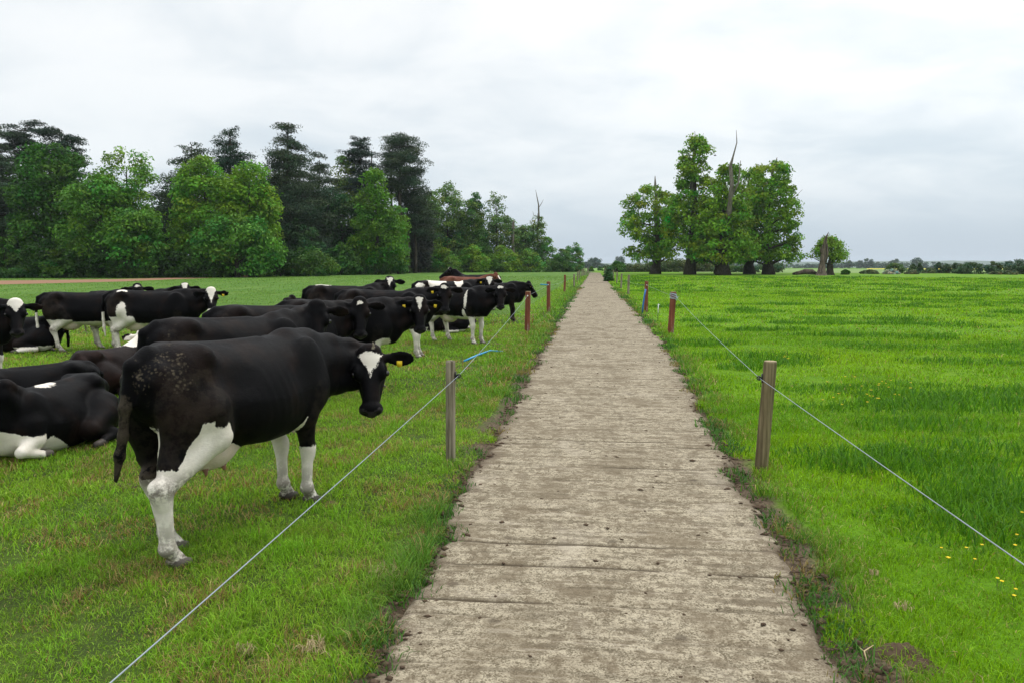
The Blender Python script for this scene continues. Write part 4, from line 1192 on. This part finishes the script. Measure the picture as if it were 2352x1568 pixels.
def broadleaf(name, pos, label, cat, group, pr, color, n=90, cs=1.5, per=130, size=.42, th=2.0, tr=.35, top=None, nl=22, seed=1, skew=None, sq=1.0, shell=.5, flat=.62, mat=None, asp=.55, spikes=(), hue=.12, lean=(0, 0), var=.25, up=.55, extra=()):
    rnd = np.random.default_rng(seed)
    root = empty(name, pos); tag(root, label, cat, group)
    cl = crown_clumps(pr, n, cs, rnd, skew, sq, flat, shell)
    if len(extra): cl = np.vstack([cl, np.array(extra, float)])
    b = MB(); limbs(b, th, tr, cl, nl, top or pr[-1][0] * .85, rnd, lean)
    b.build('trunk', M_BARK, root)
    V, Q, C = leaf_cloud(cl, per * .85, size * 1.15, color, var * 1.2, flat, hue, asp, up, seed)
    mesh('crown', V, Q, mat or M_LEAF, root, cols={'col': C})
    for sp in spikes:
        b = MB(); b.tube(sp[0], sp[1], 7, wob=.15)
        for br in sp[2:]: b.tube(br[0], br[1], 5, wob=.1)
        b.build('dead_top', M_DEADWOOD, root)
    return root


def pine(name, pos, label, group, H, z0, layers, color, rad, seed=1, tr=.4, per=150, size=.5, plates=7, thick=.35, droop=0.0, trunks=1, skew=0.0):
    """conifer of stacked plates; rad: profile (z, radius)"""
    rnd = np.random.default_rng(seed); rad = [(q[0], q[1] * 1.2) for q in rad]
    root = empty(name, pos); tag(root, label, 'pine tree', group)
    b = MB(); cl = []
    for k in range(trunks):
        off = (rnd.normal(size=2) * (1.6 if trunks > 1 else 0)) if k else np.zeros(2)
        zz = np.linspace(-.3, H * (.97 if k == 0 else .9), 8)
        b.tube(np.stack([off[0] + zz * 0 + .15 * np.sin(zz * .3), off[1] + zz * 0, zz], 1), tr * np.interp(zz / H, [0, .1, 1], [1.3, 1, .15]), 8, wob=.06)
    for i in range(layers):
        z = z0 + (H - z0) * (i + .5 * rnd.random()) / layers
        R = float(prof(z, rad)); npl = max(4, int(1.5 * plates * (.5 + .5 * R / max(q[1] for q in rad))))
        a0 = rnd.random() * 6.28; z0_ = z; zsp = (H - z0) / layers
        for j in range(npl):
            z = z0_ + zsp * (rnd.random() - .5) * 1.9
            a = a0 + 2 * PI * (j + .8 * rnd.random()) / npl; L = R * (.40 + .72 * rnd.random() ** .7)
            tip = np.array([math.cos(a) * L + skew * L, math.sin(a) * L, z - droop * L + rnd.normal() * .25])
            b.tube([(0, 0, z - .3), (tip[0] * .5, tip[1] * .5, z - .1 - droop * L * .4), tip], [tr * .22, tr * .14, .03], 4, False)
            for f_, kk in ((1.0, .30), (.72, .34), (.42, .34)):
                if rnd.random() < .9:
                    k = R * kk * (.55 + .6 * rnd.random()) + .38
                    cl.append((tip[0] * f_ + rnd.normal() * .2, tip[1] * f_ + rnd.normal() * .2, z + (tip[2] - z) * f_ + .15 + rnd.normal() * .12, k, k, max(k * thick * 1.35, .35)))
    b.build('trunk', M_BARK, root)
    V, Q, C = leaf_cloud(np.array(cl), per, size * .8, color, .34, .4, .08, .30, .35, seed)
    mesh('crown', V, Q, M_NEEDLE, root, cols={'col': C})
    return root


def dims(px0, px1, ytop, D):
    """half width and height in metres of something spanning px0..px1 with its top at ytop, D metres off"""
    c = stand((px0 + px1) / 2, D); tp = at((px0 + px1) / 2, ytop, D)
    e = at(px1, ytop, D); s = at(px0, ytop, D)
    return c, float(np.linalg.norm(e - s)) / 2, float(tp[2] - c[2])


WOOD = 'broad-leaved trees of the wood on the left'; PG = 'dark pines of the wood'; BG_ = 'bushes along the foot of the wood'; BACK = 'dark trees deep inside the wood'
DK, MD, LT, YG = (.042, .130, .010), (.072, .190, .014), (.135, .290, .020), (.150, .270, .018)
PN = (.042, .072, .034)


def dome(R, H, z0=1.5, k=1.0): return [(z0, R * .62), (z0 + (H - z0) * .25, R * .95), (z0 + (H - z0) * .5, R), (z0 + (H - z0) * .72, R * .86), (z0 + (H - z0) * .88, R * .58), (H - .5, R * .22)]


# front broad-leaved trees
c, R, H = dims(28, 228, 312, 121); broadleaf('sycamore_tree', c, 'large dark green round-headed tree under the two flat-topped pines', 'tree', WOOD, dome(R, H), DK, 150, 1.9, 130, .50, 2, .5, seed=11, nl=34)
c, R, H = dims(138, 330, 400, 113); broadleaf('ash_tree', c, 'mid green spreading tree left of the pale-topped one', 'tree', WOOD, dome(R, H, 1.0), (.090, .225, .020), 140, 1.7, 130, .45, 2, .45, seed=12, nl=30)
c, R, H = dims(232, 374, 340, 116); broadleaf('ash_tree', c, 'pale green tree with an open airy round top in the wood', 'tree', WOOD, [(3, R * .8), (8, R * .95), (11, R * .72), (13, R * .95), (H - 3, R * .92), (H - 1, R * .55), (H, R * .2)], (.150, .300, .034), 120, 1.45, 95, .40, 2, .42, seed=13, nl=46, var=.3)
c, R, H = dims(255, 385, 470, 109); broadleaf('ash_tree', c, 'lower mid green tree in front of the pale airy one', 'tree', WOOD, dome(R, H, .8), (.075, .205, .020), 90, 1.45, 120, .42, 1.5, .3, seed=14, nl=20)
c, R, H = dims(390, 560, 360, 120); broadleaf('sycamore_tree', c, 'bright yellow-green tree, left one of a broad touching pair', 'tree', WOOD, dome(R, H, 1.0), LT, 160, 1.6, 125, .44, 2, .45, seed=15, nl=36, var=.28)
c, R, H = dims(505, 655, 362, 119); broadleaf('sycamore_tree', c, 'bright yellow-green tree, right one of a broad touching pair', 'tree', WOOD, dome(R, H, .8), (.140, .295, .018), 150, 1.55, 125, .44, 2, .42, seed=16, nl=34, var=.28)
c, R, H = dims(430, 660, 490, 113); broadleaf('sycamore_tree', c, 'low wide leafy skirt tree in front of the yellow-green pair', 'tree', WOOD, dome(R, H, .3), (.080, .220, .024), 130, 1.5, 115, .42, 1.2, .3, seed=17, nl=18, sq=.5)
c, R, H = dims(800, 932, 388, 142); broadleaf('lime_tree', c, 'bright green upright tree in front of the tall bare-stemmed pines', 'tree', WOOD, [(1.5, R * .8), (5, R), (9, R * .95), (13, R * .72), (H - 2.5, R * .5), (H, R * .15)], (.075, .195, .010), 130, 1.5, 120, .46, 2, .4, seed=18, nl=26)
c, R, H = dims(742, 842, 356, 158); broadleaf('ash_tree', c, 'thin pale olive tree between the conical pine and the bare-stemmed pines', 'tree', WOOD, dome(R, H, 4), (.115, .185, .036), 90, 1.5, 85, .46, 3, .35, seed=19, nl=26)
c, R, H = dims(722, 860, 445, 148); broadleaf('sycamore_tree', c, 'dark green bushy tree below the thin olive one', 'tree', WOOD, dome(R, H, 1), (.026, .085, .016), 110, 1.7, 120, .50, 2, .4, seed=20, nl=18)
c, R, H = dims(880, 950, 470, 150); broadleaf('sapling_tree', c, 'slender light green tree with sky showing between its leaves, before the pine trunks', 'tree', WOOD, dome(R, H, 2), (.11, .26, .02), 55, 1.0, 75, .40, 2, .16, seed=21, nl=26)
c, R, H = dims(928, 998, 470, 172); broadleaf('elder_tree', c, 'grey-brown leafless-looking tree at the right flank of the wood', 'tree', WOOD, dome(R, H, .8), (.040, .052, .036), 90, 1.5, 120, .5, 2, .25, seed=22, nl=30, hue=.05)
c, R, H = dims(992, 1072, 414, 186); broadleaf('poplar_tree', c, 'tall slim pale green tree right of the last pine', 'tree', WOOD, dome(R * 1.2, H, 1, 1), (.120, .225, .044), 130, 1.5, 85, .48, 3, .3, seed=23, nl=50)
c, R, H = dims(1030, 1080, 470, 192); broadleaf('poplar_tree', c, 'thin airy tree leaning against the tall slim one', 'tree', WOOD, dome(R * 1.3, H, 1), (.100, .195, .040), 70, 1.3, 75, .46, 3, .22, seed=24, nl=34)
c, R, H = dims(1068, 1118, 440, 190); broadleaf('ivy_clad_tree', c, 'narrow ivy-covered tree beside the half-bare one', 'tree', WOOD, [(1, R * 1.2), (5, R * 1.0), (9, R * 1.2), (13, R * .9), (H - 2, R * .6), (H, R * .3)], (.050, .140, .022), 80, 1.0, 95, .44, 2, .3, seed=25, nl=16)
c, R, H = dims(1104, 1176, 444, 192); broadleaf('oak_tree', c, 'half-bare tree with dark twisting boughs and sparse pale leaves', 'tree', WOOD, [(5, R * .7), (9, R * 1.2), (13, R * 1.15), (H - 2, R * .8), (H, R * .35)], (.115, .205, .046), 90, 1.0, 34, .44, 3, .34, seed=26, nl=58, shell=.3)
c, R, H = dims(1150, 1200, 530, 196); broadleaf('oak_tree', c, 'small wispy tree round a broken grey trunk', 'tree', WOOD, dome(R, H, 2), (.085, .130, .045), 34, .9, 30, .42, 2, .2, seed=27, nl=28)
for a_, b_, y_, D, col_, lb, sd_ in [(952, 1016, 436, 181, (.105, .21, .034), 'leafy mid green tree filling the gap right of the last pine', 221), (1052, 1116, 462, 187, (.080, .175, .030), 'round-topped green tree between the tall slim one and the half-bare one', 222), (1108, 1192, 492, 195, (.095, .185, .036), 'low round green tree under the half-bare one', 223), (1176, 1236, 520, 199, (.10, .19, .04), 'small round green tree left of the lone dead-topped one', 224)]:
    c, R, H = dims(a_, b_, y_, D)
    broadleaf('maple_tree', c, lb, 'tree', WOOD, [(.5, R * .9), (H * .3, R * 1.1), (H * .6, R * 1.1), (H * .82, R * .9), (H * .94, R * .6), (H, R * .3)], col_, 110, 1.35, 85, .44, 2, .3, seed=sd_, nl=26)
q = stand(1178, 192); b = MB(); b.tube([(0, 0, -.2), (.05, 0, 4), (-.05, 0, 8), (.1, 0, 12.0), (.2, 0, 12.8)], [.45, .36, .32, .26, .04], 9, wob=.18); tag(b.build('broken_trunk', M_DEADWOOD, loc=q), 'broken grey trunk standing bare among the bushes right of the wood', 'dead tree')
c, R, H = dims(1203, 1266, 500, 200)
broadleaf('oak_tree', c, 'lone tree with a bare dead top standing at the end of the wood', 'tree', WOOD, [(2.5, R * .8), (5, R * 1.1), (8, R * 1.05), (11, R * .85), (H, R * .35)], (.115, .205, .046), 95, 1.0, 40, .44, 2, .34, seed=28, nl=46, shell=.25, top=H + 1,
          spikes=[([(0, 0, H * .6), (.3, 0, H), (.2, 0, H + 3.2), (-.2, 0, H + 5.2), (-.55, 0, H + 7.0)], [.32, .24, .17, .11, .03], ([(.2, 0, H + 2.4), (1.0, 0, H + 3.6), (1.5, .2, H + 4.6)], [.1, .07, .02]), ([(.3, 0, H - .2), (-1.0, 0, H + .6), (-1.3, 0, H + 1.6)], [.1, .07, .02]))])
# pines
c, R, H = dims(-60, 66, 300, 128); pine('cedar_tree', c, 'dark cedar with wide level boughs, cut by the left edge', PG, H, H * .25, 9, PN, [(0, R), (H * .5, R), (H * .8, R * .75), (H, R * .35)], 31, .6, 130, .55, 8, .26)
c, R, H = dims(36, 118, 286, 134); pine('pine_tree', c, 'flat-topped pine, left one of two above the dark round tree', PG, H, H * .62, 5, (.030, .050, .030), [(H * .5, R * .7), (H * .8, R), (H, R * .7)], 32, .4, 120, .5, 7, .26)
c, R, H = dims(112, 206, 292, 136); pine('pine_tree', c, 'flat-topped pine, right one of two above the dark round tree', PG, H, H * .66, 4, (.026, .050, .030), [(H * .5, R * .6), (H * .85, R), (H, R * .8)], 33, .4, 130, .5, 8, .24)
c, R, H = dims(384, 520, 322, 136); pine('pine_tree', c, 'leaning pine with stepped boughs sticking out left behind the yellow-green pair', PG, H, H * .35, 9, PN, [(0, R), (H * .55, R), (H * .8, R * .55), (H, R * .2)], 34, .4, 120, .5, 7, .3, skew=-.2)
c, R, H = dims(486, 592, 302, 138); pine('pine_tree', c, 'ragged dark pine with a pointed double top behind the yellow-green pair', PG, H, H * .3, 10, (.020, .052, .026), [(0, R), (H * .6, R), (H * .82, R * .7), (H * .93, R * .35), (H, R * .12)], 35, .42, 130, .5, 7, .4)
c, R, H = dims(592, 746, 278, 141); pine('pine_tree', c, 'biggest conical pine with many drooping tiers, tallest of the wood', PG, H, H * .10, 16, PN, [(0, R * .95), (H * .35, R), (H * .6, R * .85), (H * .8, R * .55), (H * .93, R * .28), (H, R * .1)], 36, .6, 150, .55, 9, .34, droop=.10)
c, R, H = dims(690, 790, 360, 150); pine('pine_tree', c, 'dark ragged pine half hidden at the right side of the biggest pine', PG, H, H * .15, 10, PN, [(0, R), (H * .6, R * .9), (H * .85, R * .5), (H, R * .2)], 37, .4, 130, .55, 7, .36)
c, R, H = dims(785, 878, 316, 158); pine('pine_tree', c, 'tiered pine with thin level plates, left of the tall bare-stemmed clump', PG, H, H * .55, 7, (.022, .045, .028), [(0, R), (H * .6, R), (H * .8, R * .85), (H * .95, R * .45), (H, R * .3)], 38, .38, 120, .52, 7, .24, trunks=2)
c, R, H = dims(872, 972, 320, 160); pine('pine_tree', c, 'tall pine on several bare stems with a rounded flat crown', PG, H, H * .60, 6, PN, [(0, R), (H * .62, R * .9), (H * .8, R), (H * .94, R * .8), (H, R * .45)], 39, .40, 170, .52, 8, .34, trunks=5)
c, R, H = dims(908, 1000, 400, 164); pine('pine_tree', c, 'lower dark pine leaning out on the right flank of the bare-stemmed clump', PG, H, H * .38, 7, PN, [(0, R), (H * .5, R), (H * .8, R * .85), (H, R * .4)], 40, .35, 140, .52, 7, .34)
# second row: leaf colour darkened to stand in for shade inside the wood
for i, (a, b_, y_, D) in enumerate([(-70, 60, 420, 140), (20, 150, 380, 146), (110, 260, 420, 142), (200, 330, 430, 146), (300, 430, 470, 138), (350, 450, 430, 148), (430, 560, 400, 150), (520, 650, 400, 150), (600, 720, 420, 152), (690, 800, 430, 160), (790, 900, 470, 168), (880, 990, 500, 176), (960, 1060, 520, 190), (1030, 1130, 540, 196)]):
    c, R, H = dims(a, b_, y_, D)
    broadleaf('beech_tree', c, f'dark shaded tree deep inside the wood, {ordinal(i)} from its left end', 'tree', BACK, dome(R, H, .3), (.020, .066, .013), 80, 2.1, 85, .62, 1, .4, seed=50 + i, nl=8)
# bushes at the foot
bl = [(-40, 60, 545, 111, MD), (40, 150, 548, 110, DK), (95, 200, 570, 108, MD), (170, 290, 560, 110, DK), (250, 350, 575, 108, DK), (330, 440, 570, 112, DK), (400, 520, 585, 111, DK), (500, 600, 580, 116, DK), (590, 700, 560, 122, DK), (640, 730, 500, 134, (.030, .085, .018)),
      (680, 760, 520, 132, (.032, .090, .026)), (640, 780, 572, 124, (.060, .135, .016)), (740, 830, 560, 136, (.050, .135, .016)), (775, 880, 540, 146, (.055, .160, .022)), (850, 945, 526, 150, (.048, .150, .020)), (800, 900, 580, 142, (.055, .130, .016)), (975, 1060, 568, 178, (.075, .155, .014)), (1040, 1130, 566, 182, (.085, .175, .014)), (1050, 1150, 545, 190, (.065, .150, .024)), (1110, 1200, 568, 186, (.085, .165, .016)),
      (1160, 1235, 560, 196, (.060, .135, .026)), (1180, 1250, 575, 188, (.080, .155, .018)), (1225, 1285, 545, 199, (.060, .145, .022)), (1262, 1322, 572, 196, (.045, .110, .022)), (1285, 1345, 552, 202, (.050, .125, .028))]
desc = ['mid green', 'dark green', 'fresh green', 'dark green', 'deep green', 'deep green', 'shaded green', 'shaded green', 'shaded green', 'dull dark', 'blue-green', 'olive', 'olive green', 'bright leafy', 'pointed bright', 'low olive', 'yellow-green', 'sunny yellow-green', 'grey-green', 'yellow-green', 'mid green', 'light olive', 'fresh green', 'dark', 'ragged-topped']
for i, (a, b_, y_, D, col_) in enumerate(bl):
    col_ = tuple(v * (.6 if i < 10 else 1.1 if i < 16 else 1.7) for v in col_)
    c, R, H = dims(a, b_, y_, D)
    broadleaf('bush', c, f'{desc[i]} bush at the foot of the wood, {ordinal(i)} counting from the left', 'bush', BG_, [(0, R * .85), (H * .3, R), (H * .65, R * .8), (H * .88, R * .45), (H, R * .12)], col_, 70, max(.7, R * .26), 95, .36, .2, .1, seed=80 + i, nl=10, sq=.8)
# bramble and nettle bank along the field edge
def bank(name, pts, h, w_, col_, label, cat, seed, n, size=.34, per=60, kind=None):
    rnd = np.random.default_rng(seed); pts = np.array(pts, float); L = np.concatenate([[0], np.cumsum(np.linalg.norm(np.diff(pts, axis=0), axis=1))]); cl = []
    for k in range(n):
        s = rnd.random() * L[-1]; x_, y_ = np.interp(s, L, pts[:, 0]), np.interp(s, L, pts[:, 1]); hh = h * (.55 + .8 * vn(s * .12, 0, seed)) ; r_ = h * .3
        cl.append((x_ + rnd.normal() * w_ * .4, y_ + rnd.normal() * w_ * .4, float(zg(x_, y_)) + rnd.random() * (hh - r_ * .5), r_ * 1.5, r_ * 1.5, r_))
    V, Q, C = leaf_cloud(np.array(cl), per, size, col_, .3, .6, .12, .55, .5, seed)
    return tag(mesh(name, V, Q, M_LEAF, cols={'col': C}), label, cat, kind=kind)


bank('bramble_bank', [plan(-160, 103), plan(0, 106), plan(330, 118), plan(640, 134)], 1.5, 2.0, (.030, .100, .014), 'long low bank of dark undergrowth below the left part of the wood', 'undergrowth', 3, 420, .34, 55)
bank('bramble_bank', [plan(640, 136), plan(800, 152), plan(980, 180), plan(1150, 190), plan(1335, 200)], 1.7, 2.4, (.080, .170, .026), 'long low bank of grey-green weeds running from the wood to the track', 'undergrowth', 4, 420, .34, 55)

# ---- the six chestnuts standing in the right pasture
CH = 'old chestnut trees standing together on the right'
CHC = (.140, .275, .016)


def chestnut(px, D, pr, label, seed, n, spikes=(), skew=None, top=None, tr=.85, per=105, size=.52, col_=CHC, extra=()):
    pr = [(max(q[0], pr[0][0] + .9) if i == 0 else q[0] + .25, q[1] * 1.22) for i, q in enumerate(pr)]; n = int(n * 1.55)
    return broadleaf('chestnut_tree', stand(px, D), label, 'tree', CH, pr, col_, n, 1.12, per * .62, size * .92, 1.8, tr, top=top, seed=seed, nl=26, spikes=spikes, skew=skew, var=.30, up=.35, shell=.42, flat=.7, hue=.14, extra=extra)


m = 1770 / 1000.0   # handy: metres per (pixel x metre) / 1000
# D ~ 142 m, 12.5 px per metre
chestnut(1505, 150, [(1.9, 3.6), (3.2, 4.2), (6, 4.0), (9, 5.0), (12, 5.0), (14.5, 4.2), (16.3, 2.2)], 'leftmost chestnut, with a short bare spike above its crown', 101, 120,
         spikes=[([(0, 0, 9), (-.1, 0, 14), (-.35, 0, 17.0), (-.40, 0, 18.7)], [.4, .32, .22, .06])], skew=[(2, -.8), (9, -1.3), (16, -.6)])
chestnut(1584, 141, [(1.7, 4.2), (3.5, 4.4), (7, 4.3), (11, 4.2), (13.5, 3.0), (15.5, 2.6), (19, 2.7), (22, 2.2), (24.4, .9)], 'tallest chestnut, with a narrow leafy spire', 102, 165,
         spikes=[([(0, 0, 14), (.2, 0, 20), (.5, 0, 23.5), (.3, 0, 25.6)], [.4, .28, .12, .03], ([(.4, 0, 22), (1.4, 0, 24), (1.9, 0, 25.2)], [.1, .06, .02]))], skew=[(2, 0), (12, 0), (16, 0), (24, .8)], top=23)
chestnut(1660, 136, [(1.5, 4.8), (3.2, 5.0), (6.5, 4.6), (9.5, 3.6), (12.5, 3.7), (16, 3.2), (18.6, 1.5)], 'chestnut with a split grey trunk and the tallest dead spire', 103, 150,
         spikes=[([(0, -1.6, 7), (.2, -3.6, 11), (.4, -4.0, 15.5), (.15, -3.6, 18.4), (.6, -3.4, 20), (1.2, -3.2, 22.3), (1.05, -3.2, 24.4)], [.55, .42, .32, .27, .14, .09, .03], ([(.3, -3.8, 13), (1.6, -3.6, 15.5), (1.9, -3.2, 19.3)], [.22, .15, .05]), ([(-.2, -1, 12), (-2.0, -.8, 14.5), (-3.0, -.5, 17.4)], [.16, .10, .03]))], tr=1.0, skew=[(2, .3), (12, .4), (19, .3)])
chestnut(1650, 152, [(1.6, 4.0), (6, 4.2), (11, 4.0), (14.5, 2.6), (16.5, 1.0)], 'chestnut mostly hidden behind the split-trunked one', 104, 90, tr=.7)
chestnut(1721, 150, [(1.8, 4.0), (6, 4.3), (11, 4.2), (15, 3.8), (18, 2.8), (19.3, 1.2)], 'chestnut with several short dead tops, second from the right of the group', 105, 110,
         spikes=[([(-1, 0, 11), (-1.1, 0, 15), (-.6, 0, 18.8)], [.26, .2, .05]), ([(.8, 0, 13), (1.2, 0, 17), (1.0, 0, 20.2)], [.3, .2, .04], ([(1.2, 0, 17), (1.9, 0, 18.8)], [.12, .03]))])
chestnut(1764, 143, [(1.7, 4.8), (3.2, 5.0), (6.5, 4.6), (10, 4.6), (13, 4.4), (16.5, 3.7), (19.3, 2.4), (20.2, 1.0)], 'rightmost chestnut of the big group, with a forked dead tip', 106, 155,
         spikes=[([(.3, 0, 14), (.2, 0, 18), (.3, 0, 19.5), (.9, 0, 21.2)], [.34, .26, .2, .05], ([(.25, 0, 19), (-.1, 0, 20.6)], [.1, .03])), ([(3, 0, 13.2), (4.4, 0, 14.2), (5.6, 0, 15.4)], [.08, .05, .02])], skew=[(2, .4), (20, .2)])
# small broken pair
q = stand(1887, 131); b = MB()
b.tube([(-.1, 0, -.3), (-.05, 0, 0), (0, 0, .8), (.05, 0, 2), (.15, 0, 3.6), (.25, 0, 5.0), (.35, 0, 5.6), (.5, 0, 6.4), (.85, 0, 7.3)], [1.15, .95, .56, .38, .36, .31, .28, .16, .03], 12, wob=.22)
b.tube([(.5, -.1, 2.2), (.75, -.1, 3.6), (.62, -.1, 5.3)], [.22, .2, .08], 7, wob=.2); b.tube([(-.25, 0, 3.8), (-.38, 0, 4.8)], [.2, .05], 6, wob=.2)
tag(b.build('dead_stump', M_STUMPWOOD, loc=q), 'tall broken dead stump with a splintered tip on the right', 'dead tree')
chestnut(1906, 137, [(1.9, 2.0), (2.8, 3.2), (4.2, 2.8), (5.4, 1.8), (6.2, .6)], 'small round chestnut just behind the broken stump', 107, 46, tr=.62, per=80, size=.42, top=5, extra=[(-3.4, -.3, 3.2, 1.1, 1, .6), (-4.4, -.3, 3.4, .9, .9, .5), (-2.4, -.2, 4.2, 1.2, 1, .7), (-5.0, -.2, 2.9, .7, .7, .4), (-1.6, 0, 5.0, 1.1, 1, .7)])
q = stand(1849, 139); b = MB()
b.tube([(-2.2, 0, .1), (-1.2, 0, .3), (0, .1, .55), (1.2, 0, .5), (2.0, 0, .2)], [.14, .3, .45, .4, .2], 9, wob=.2); b.tube([(-.5, .2, .4), (-1.6, -.3, .5), (-2.4, -.5, .3)], [.2, .12, .05], 6, wob=.15); b.tube([(.6, -.3, .5), (1.5, -.5, .55), (2.4, -.5, .2)], [.2, .16, .06], 6, wob=.15)
tag(b.build('fallen_log', M_STUMPWOOD, loc=q), 'fallen grey log with broken boughs left of the dead stump', 'log')

# hedges and shrubs beyond the right pasture
bank('hedge', [plan(1400, 196), plan(1500, 196), plan(1640, 205)], 2.7, 2.4, (.085, .120, .035), 'long olive-brown hedge behind the big chestnuts', 'hedge', 5, 330, .42, 60)
bank('hedge', [plan(1640, 190), plan(1700, 184), plan(1735, 182)], 1.6, 1.6, (.050, .110, .030), 'short dark hedge stretch between the chestnut trunks', 'hedge', 6, 90, .40, 50)
c, R, H = dims(1396, 1440, 603, 190); broadleaf('bush', c, 'dark rounded bush at the track end of the long hedge', 'bush', 'bushes in the right pasture', [(0, R * .9), (H * .5, R), (H, R * .3)], DK, 50, .7, 70, .36, .2, .1, seed=140, nl=6)
c, R, H = dims(1386, 1410, 621, 88); broadleaf('bush', c, 'low dark weed clump between the far right-hand posts', 'bush', 'bushes in the right pasture', [(0, R * .9), (H * .5, R), (H, R * .4)], (.04, .105, .03), 40, .35, 60, .2, .1, .05, seed=141, nl=6, sq=2.5)
c, R, H = dims(1735, 1800, 603, 180); broadleaf('bush', c, 'grey-green rounded shrub right behind the big chestnuts', 'bush', 'bushes in the right pasture', dome(R, H, .3), (.07, .125, .05), 46, 1.0, 60, .38, .2, .12, seed=142, nl=10)
SH = 'shrubs along the far side of the right pasture'
M_BLOSSOM = (.42, .44, .36)
sh = [(2026, 2068, 621, 147, M_BLOSSOM, 'low shrub white with blossom'), (2078, 2112, 622, 147, (.14, .17, .09), 'low shrub with a few white blossoms'), (1932, 1950, 621, 142, DK, 'small dark shrub right of the broken stump'), (2030, 2080, 606, 168, (.075, .135, .035), 'light green spreading shrub'), (2085, 2105, 608, 170, (.055, .11, .04), 'thin upright shrub'), (2104, 2118, 606, 172, (.05, .10, .04), 'narrow shrub'), (2144, 2166, 603, 168, (.05, .105, .045), 'tall oval shrub'), (2163, 2183, 607, 166, (.055, .11, .045), 'oval shrub'), (2184, 2200, 606, 165, (.05, .10, .045), 'slim upright shrub'),
      (2190, 2262, 605, 152, (.050, .105, .040), 'broad dark bush'), (2262, 2300, 600, 150, (.050, .105, .042), 'bushy two-headed shrub'), (2300, 2360, 598, 152, (.045, .095, .042), 'big rounded bush'), (2330, 2400, 606, 146, (.045, .095, .040), 'wide bush cut by the right edge'), (2270, 2345, 624, 142, (.10, .135, .06), 'low bramble strip with pale flowers'), (1975, 2020, 622, 150, (.085, .13, .045), 'thin weedy shrub'), (2116, 2150, 616, 165, (.10, .15, .06), 'low weedy shrub')]
for i, (a, b_, y_, D, col_, lb) in enumerate(sh):
    c, R, H = dims(a, b_, y_, D); H = max(H, .5)
    broadleaf('shrub', c, f'{lb}, {ordinal(i)} listed' if False else f'{lb} on the far edge of the right pasture', 'shrub', SH, [(0, R * .85), (H * .4, R), (H * .75, R * .75), (H, R * .2)], col_, 40, max(.3, min(R * .3, H * .3)), 60, .34, .1, .08, seed=150 + i, nl=8)
FT = 'far trees on the skyline'
HZC = (.045, .095, .050)
ft = [(1409, 1436, 589, 900, 'rounded far tree standing up behind the long hedge'), (1348, 1382, 592, 800, 'hazy far tree over the far end of the track'), (1335, 1366, 602, 780, 'low hazy far tree joined to the one at the track end, on its left'), (1366, 1392, 606, 1000, 'flat hazy far copse right of the track end'), (1938, 1960, 598, 900, 'dark far tree just right of the broken stump'), (1966, 1982, 598, 950, 'left one of two airy far trees touching each other'), (1980, 2006, 594, 950, 'right one of two airy far trees touching each other'), (2042, 2064, 594, 900, 'single upright airy far tree above the yellow field'), (2090, 2118, 592, 880, 'dense round far tree with a dark wide crown'), (2142, 2166, 605, 950, 'low far tree above the oval shrub'), (2192, 2212, 605, 900, 'small far tree over the broad dark bush'), (1888, 1918, 604, 820, 'hazy far tree seen behind the broken stump'), (2030, 2042, 606, 1000, 'tiny far tree left of the single upright one'), (2240, 2262, 607, 1000, 'tiny hazy far tree near the right edge'), (1690, 1722, 604, 800, 'hazy far tree seen between the chestnut trunks')]
for i, (a, b_, y_, D, lb) in enumerate(ft):
    c, R, H = dims(a, b_, y_, D)
    broadleaf('distant_tree', c, lb, 'tree', FT, dome(R, H, H * .12), HZC, 55, R * .3, 42, R * .16, H * .2, R * .09, seed=180 + i, nl=12)
tag(bank('far_wood', [plan(1500, 1150), plan(1760, 1120), plan(2000, 1080), plan(2250, 1120), plan(2600, 1080)], 7.5, 14, HZC, 'hazy line of far-off woodland along the right horizon', 'wood', 7, 620, 2.6, 30), kind='stuff')
tag(bank('far_wood', [plan(1180, 1250), plan(1320, 1230), plan(1440, 1240), plan(1500, 1250)], 7, 14, HZC, 'hazy far-off woodland beyond the end of the track', 'wood', 8, 160, 2.6, 30), kind='stuff')
for i, (a, b_, y_, D) in enumerate([(1352, 1364, 622, 260), (1372, 1384, 621.5, 300)]):
    c, R, H = dims(a, b_, y_, D - 20); H = max(H, 1.2); broadleaf('bush', c, ['small dark bush left of centre beyond the end of the track', 'small dark bush right of centre beyond the end of the track'][i], 'bush', 'bushes beyond the end of the track', [(0, R * .9), (H * .5, R), (H, R * .4)], DK, 24, .5, 50, .3, .1, .06, seed=210 + i, nl=4)
# blue ridge on the horizon
xs = np.linspace(-4200, 4200, 160); hh = 10 + 26 * fbm(xs / 1300, xs * 0, 301, 4); rr = 4300
V = []; base_y = 4300
for k, (dy, kz) in enumerate([(-300, 0), (0, 1), (300, .95), (800, 0)]):
    yy = base_y + dy + 0 * xs; V.append(np.stack([xs, yy, zg(xs, yy) * .82 + np.where(kz > 0, hh * kz, -8) + .6 * (rng.random(len(xs)) - .5) * (kz > 0) * 6], 1))
n2 = len(xs); I = np.arange(4 * n2).reshape(4, n2)
M_HILL = plain_mat('distant_hill', (.055, .095, .045), .9, .1, .3, scale=.01)
tag(mesh('hills', np.vstack(V), np.stack([I[:-1, :-1], I[:-1, 1:], I[1:, 1:], I[1:, :-1]], -1).reshape(-1, 4), M_HILL, smooth=True), kind='structure')
print('objects', len(bpy.data.objects), 'verts', sum(len(m_.vertices) for m_ in bpy.data.meshes))
